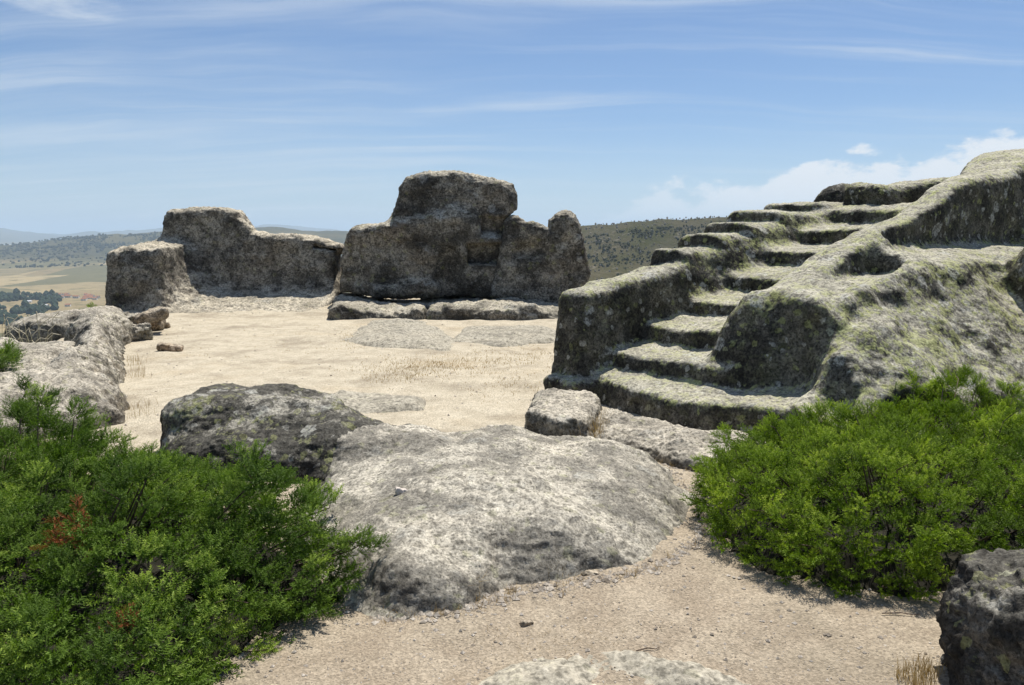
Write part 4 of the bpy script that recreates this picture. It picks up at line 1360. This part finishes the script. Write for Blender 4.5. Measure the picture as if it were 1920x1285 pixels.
rs = np.random.RandomState(31)
n = 5200
Yd = rs.uniform(3900, 5600, n)
Xd = (rs.uniform(-40, 420, n) - 960) / 1500 * Yd
hgt = valley_z(Xd, Yd)
dens = np.clip((hgt + 178) / 55.0, 0.05, 1) * (0.12 + 0.88 * (vnoise(np.stack([Xd, Yd, Yd * 0], 1), 1 / 210.0, 3) + 0.5 * vnoise(np.stack([Xd, Yd, Yd * 0], 1), 1 / 70.0, 4) > 0.0))
m = rs.rand(n) < dens
forest('oak_wood', 'dark holm oaks dotted over the far hillside on the left', Xd[m], Yd[m], 5 + 9 * rs.rand(m.sum()) ** 1.5, M_OAK, 1)
n = 5200
Yd = rs.uniform(650, 1240, n)
Xd = (rs.uniform(1060, 1420, n) - 960) / 1500 * Yd
m = vnoise(np.stack([Xd, Yd, Yd * 0], 1), 1 / 60.0, 5) + 0.6 * vnoise(np.stack([Xd, Yd, Yd * 0], 1), 1 / 22.0, 6) + rs.rand(n) * 0.5 > 0.30
forest('hillside_scrub', 'scrub and small trees over the hillside seen behind the horned boulder', Xd[m], Yd[m], (1.0 + 3.2 * rs.rand(m.sum()) ** 2), M_SCRUB, 2)
n = 900
Yd = rs.uniform(700, 1400, n)
Xd = (rs.uniform(1060, 1420, n) - 960) / 1500 * Yd
tag(forest('hillside_crags', 'pale granite crags scattered over the hillside behind the horned boulder', Xd, Yd, rs.uniform(0.8, 3.0, n), M_CRAG, 3), cat='crags')
n = 420
Yd = np.concatenate([rs.normal(2200, 110, 220), rs.normal(1720, 90, 200)])
Xd = np.concatenate([(rs.uniform(-30, 112, 220) - 960) / 1500 * Yd[:220], (rs.uniform(-30, 80, 200) - 960) / 1500 * Yd[220:]])
m = vnoise(np.stack([Xd, Yd, Yd * 0], 1), 1 / 70.0, 6) > -0.25
forest('poplar_belt', 'dark belt of trees across the valley floor below the fields', Xd[m], Yd[m], rs.uniform(6, 16, m.sum()), M_BELT, 4)

# village houses
M_ROOF = plain_mat('roof_tile', (0.36, 0.17, 0.10), (0.26, 0.12, 0.07), 0.5)
M_WHITE = plain_mat('limewash', (0.72, 0.69, 0.62), (0.58, 0.55, 0.49), 0.5)
M_PANE = plain_mat('window_glass', (0.05, 0.06, 0.07), (0.03, 0.035, 0.04), 0.5, 0.2)
M_SHED = plain_mat('sheet_roof', (0.70, 0.70, 0.72), (0.6, 0.6, 0.62), 0.5)


def house_meshes(w, d, h, r):
    x, y = w / 2, d / 2
    wall = (np.array([[-x, -y, 0], [x, -y, 0], [x, y, 0], [-x, y, 0], [-x, -y, h], [x, -y, h], [x, y, h], [-x, y, h], [-x, 0, h + r * .94], [x, 0, h + r * .94]], float),
            [[0, 1, 5, 4], [1, 2, 6, 5], [2, 3, 7, 6], [3, 0, 4, 7], [5, 6, 9, 9], [7, 4, 8, 8]])
    q = 0.4
    roof = (np.array([[-x - q, -y - q, h - .15], [x + q, -y - q, h - .15], [x + q, 0, h + r], [-x - q, 0, h + r], [-x - q, y + q, h - .15], [x + q, y + q, h - .15],
                      [-x - q, -y - q, h + .05], [x + q, -y - q, h + .05], [x + q, 0, h + r + .25], [-x - q, 0, h + r + .25], [-x - q, y + q, h + .05], [x + q, y + q, h + .05]], float),
            [[6, 7, 8, 9], [9, 8, 11, 10], [3, 2, 1, 0], [4, 5, 2, 3], [0, 1, 7, 6], [5, 4, 10, 11]])
    win = []
    for cx in (-w * 0.28, w * 0.28):
        win.append((np.array([[cx - .5, -y - .04, h * .45], [cx + .5, -y - .04, h * .45], [cx + .5, -y - .04, h * .75], [cx - .5, -y - .04, h * .75]], float), [[0, 1, 2, 3]]))
    return wall, roof, win


def make_mesh(name, vf, mat_):
    me = bpy.data.meshes.new(name)
    me.from_pydata([tuple(v) for v in vf[0]], [], [list(dict.fromkeys(f)) for f in vf[1]])
    me.materials.append(mat_)
    return me


def link(name, me, parent=None):
    o = bpy.data.objects.new(name, me)
    COL.objects.link(o)
    o.parent = parent
    return o


kinds = []
for w_, d_, h_, r_ in ((12, 8, 5, 2.4), (9, 8, 6, 2.2), (15, 8, 4, 2.2)):
    wl_, rf_, wn_ = house_meshes(w_, d_, h_, r_)
    kinds.append((make_mesh('wall', wl_, M_WHITE), make_mesh('roof', rf_, M_ROOF), [make_mesh('window', q, M_PANE) for q in wn_]))


def house(px, Y, k, rz, label, group, roof=None):
    x = (px - 960) / 1500 * Y
    e = link('village_house', None)
    e.location = (x, Y, valley_z(np.array([x]), np.array([Y]))[0] - 0.3)
    e.rotation_euler = (0, 0, rz)
    link('wall', kinds[k][0], e)
    r = link('roof', kinds[k][1], e)
    if roof:
        r.data = r.data.copy()
        r.data.materials[0] = roof
    for wme in kinds[k][2]:
        link('window', wme, e)
    tag(e, label, 'house', group)
    return e


for i in range(26):
    house(rs.uniform(104, 186), rs.uniform(2150, 2420), i % 3, rs.uniform(-0.5, 0.5), 'tiny red-roofed house of the distant village in the left valley', 'red-roofed houses of the distant village')
house(52, 2130, 2, 0.1, 'pale-roofed shed among dark trees in the left valley', None, M_SHED)
house(83, 2010, 2, -0.2, 'lone pale-roofed barn below the village in the left valley', None, M_SHED)
house(125, 2000, 0, 0.2, 'lone red-roofed farmhouse nearest the square rock arm in the valley', None)

# ------------------------------------------------------------------ air
m, t, out = new_mat('haze')
pv = t.node('ShaderNodeVolumePrincipled')
pv.inputs['Color'].default_value = (0.62, 0.80, 1.0, 1)
pv.inputs['Density'].default_value = 7.0e-5
pv.inputs['Anisotropy'].default_value = 0.1
t.l.new(pv.outputs[0], out.inputs['Volume'])
b = 47000.0
vs = np.array([[x, y, z] for z in (-330, 520) for y in (-b, b) for x in (-b, b)], float)
hzo = link('haze', make_mesh('haze', (vs, [[0, 2, 3, 1], [4, 5, 7, 6], [0, 1, 5, 4], [1, 3, 7, 5], [3, 2, 6, 7], [2, 0, 4, 6]]), m))
tag(hzo, kind='stuff')
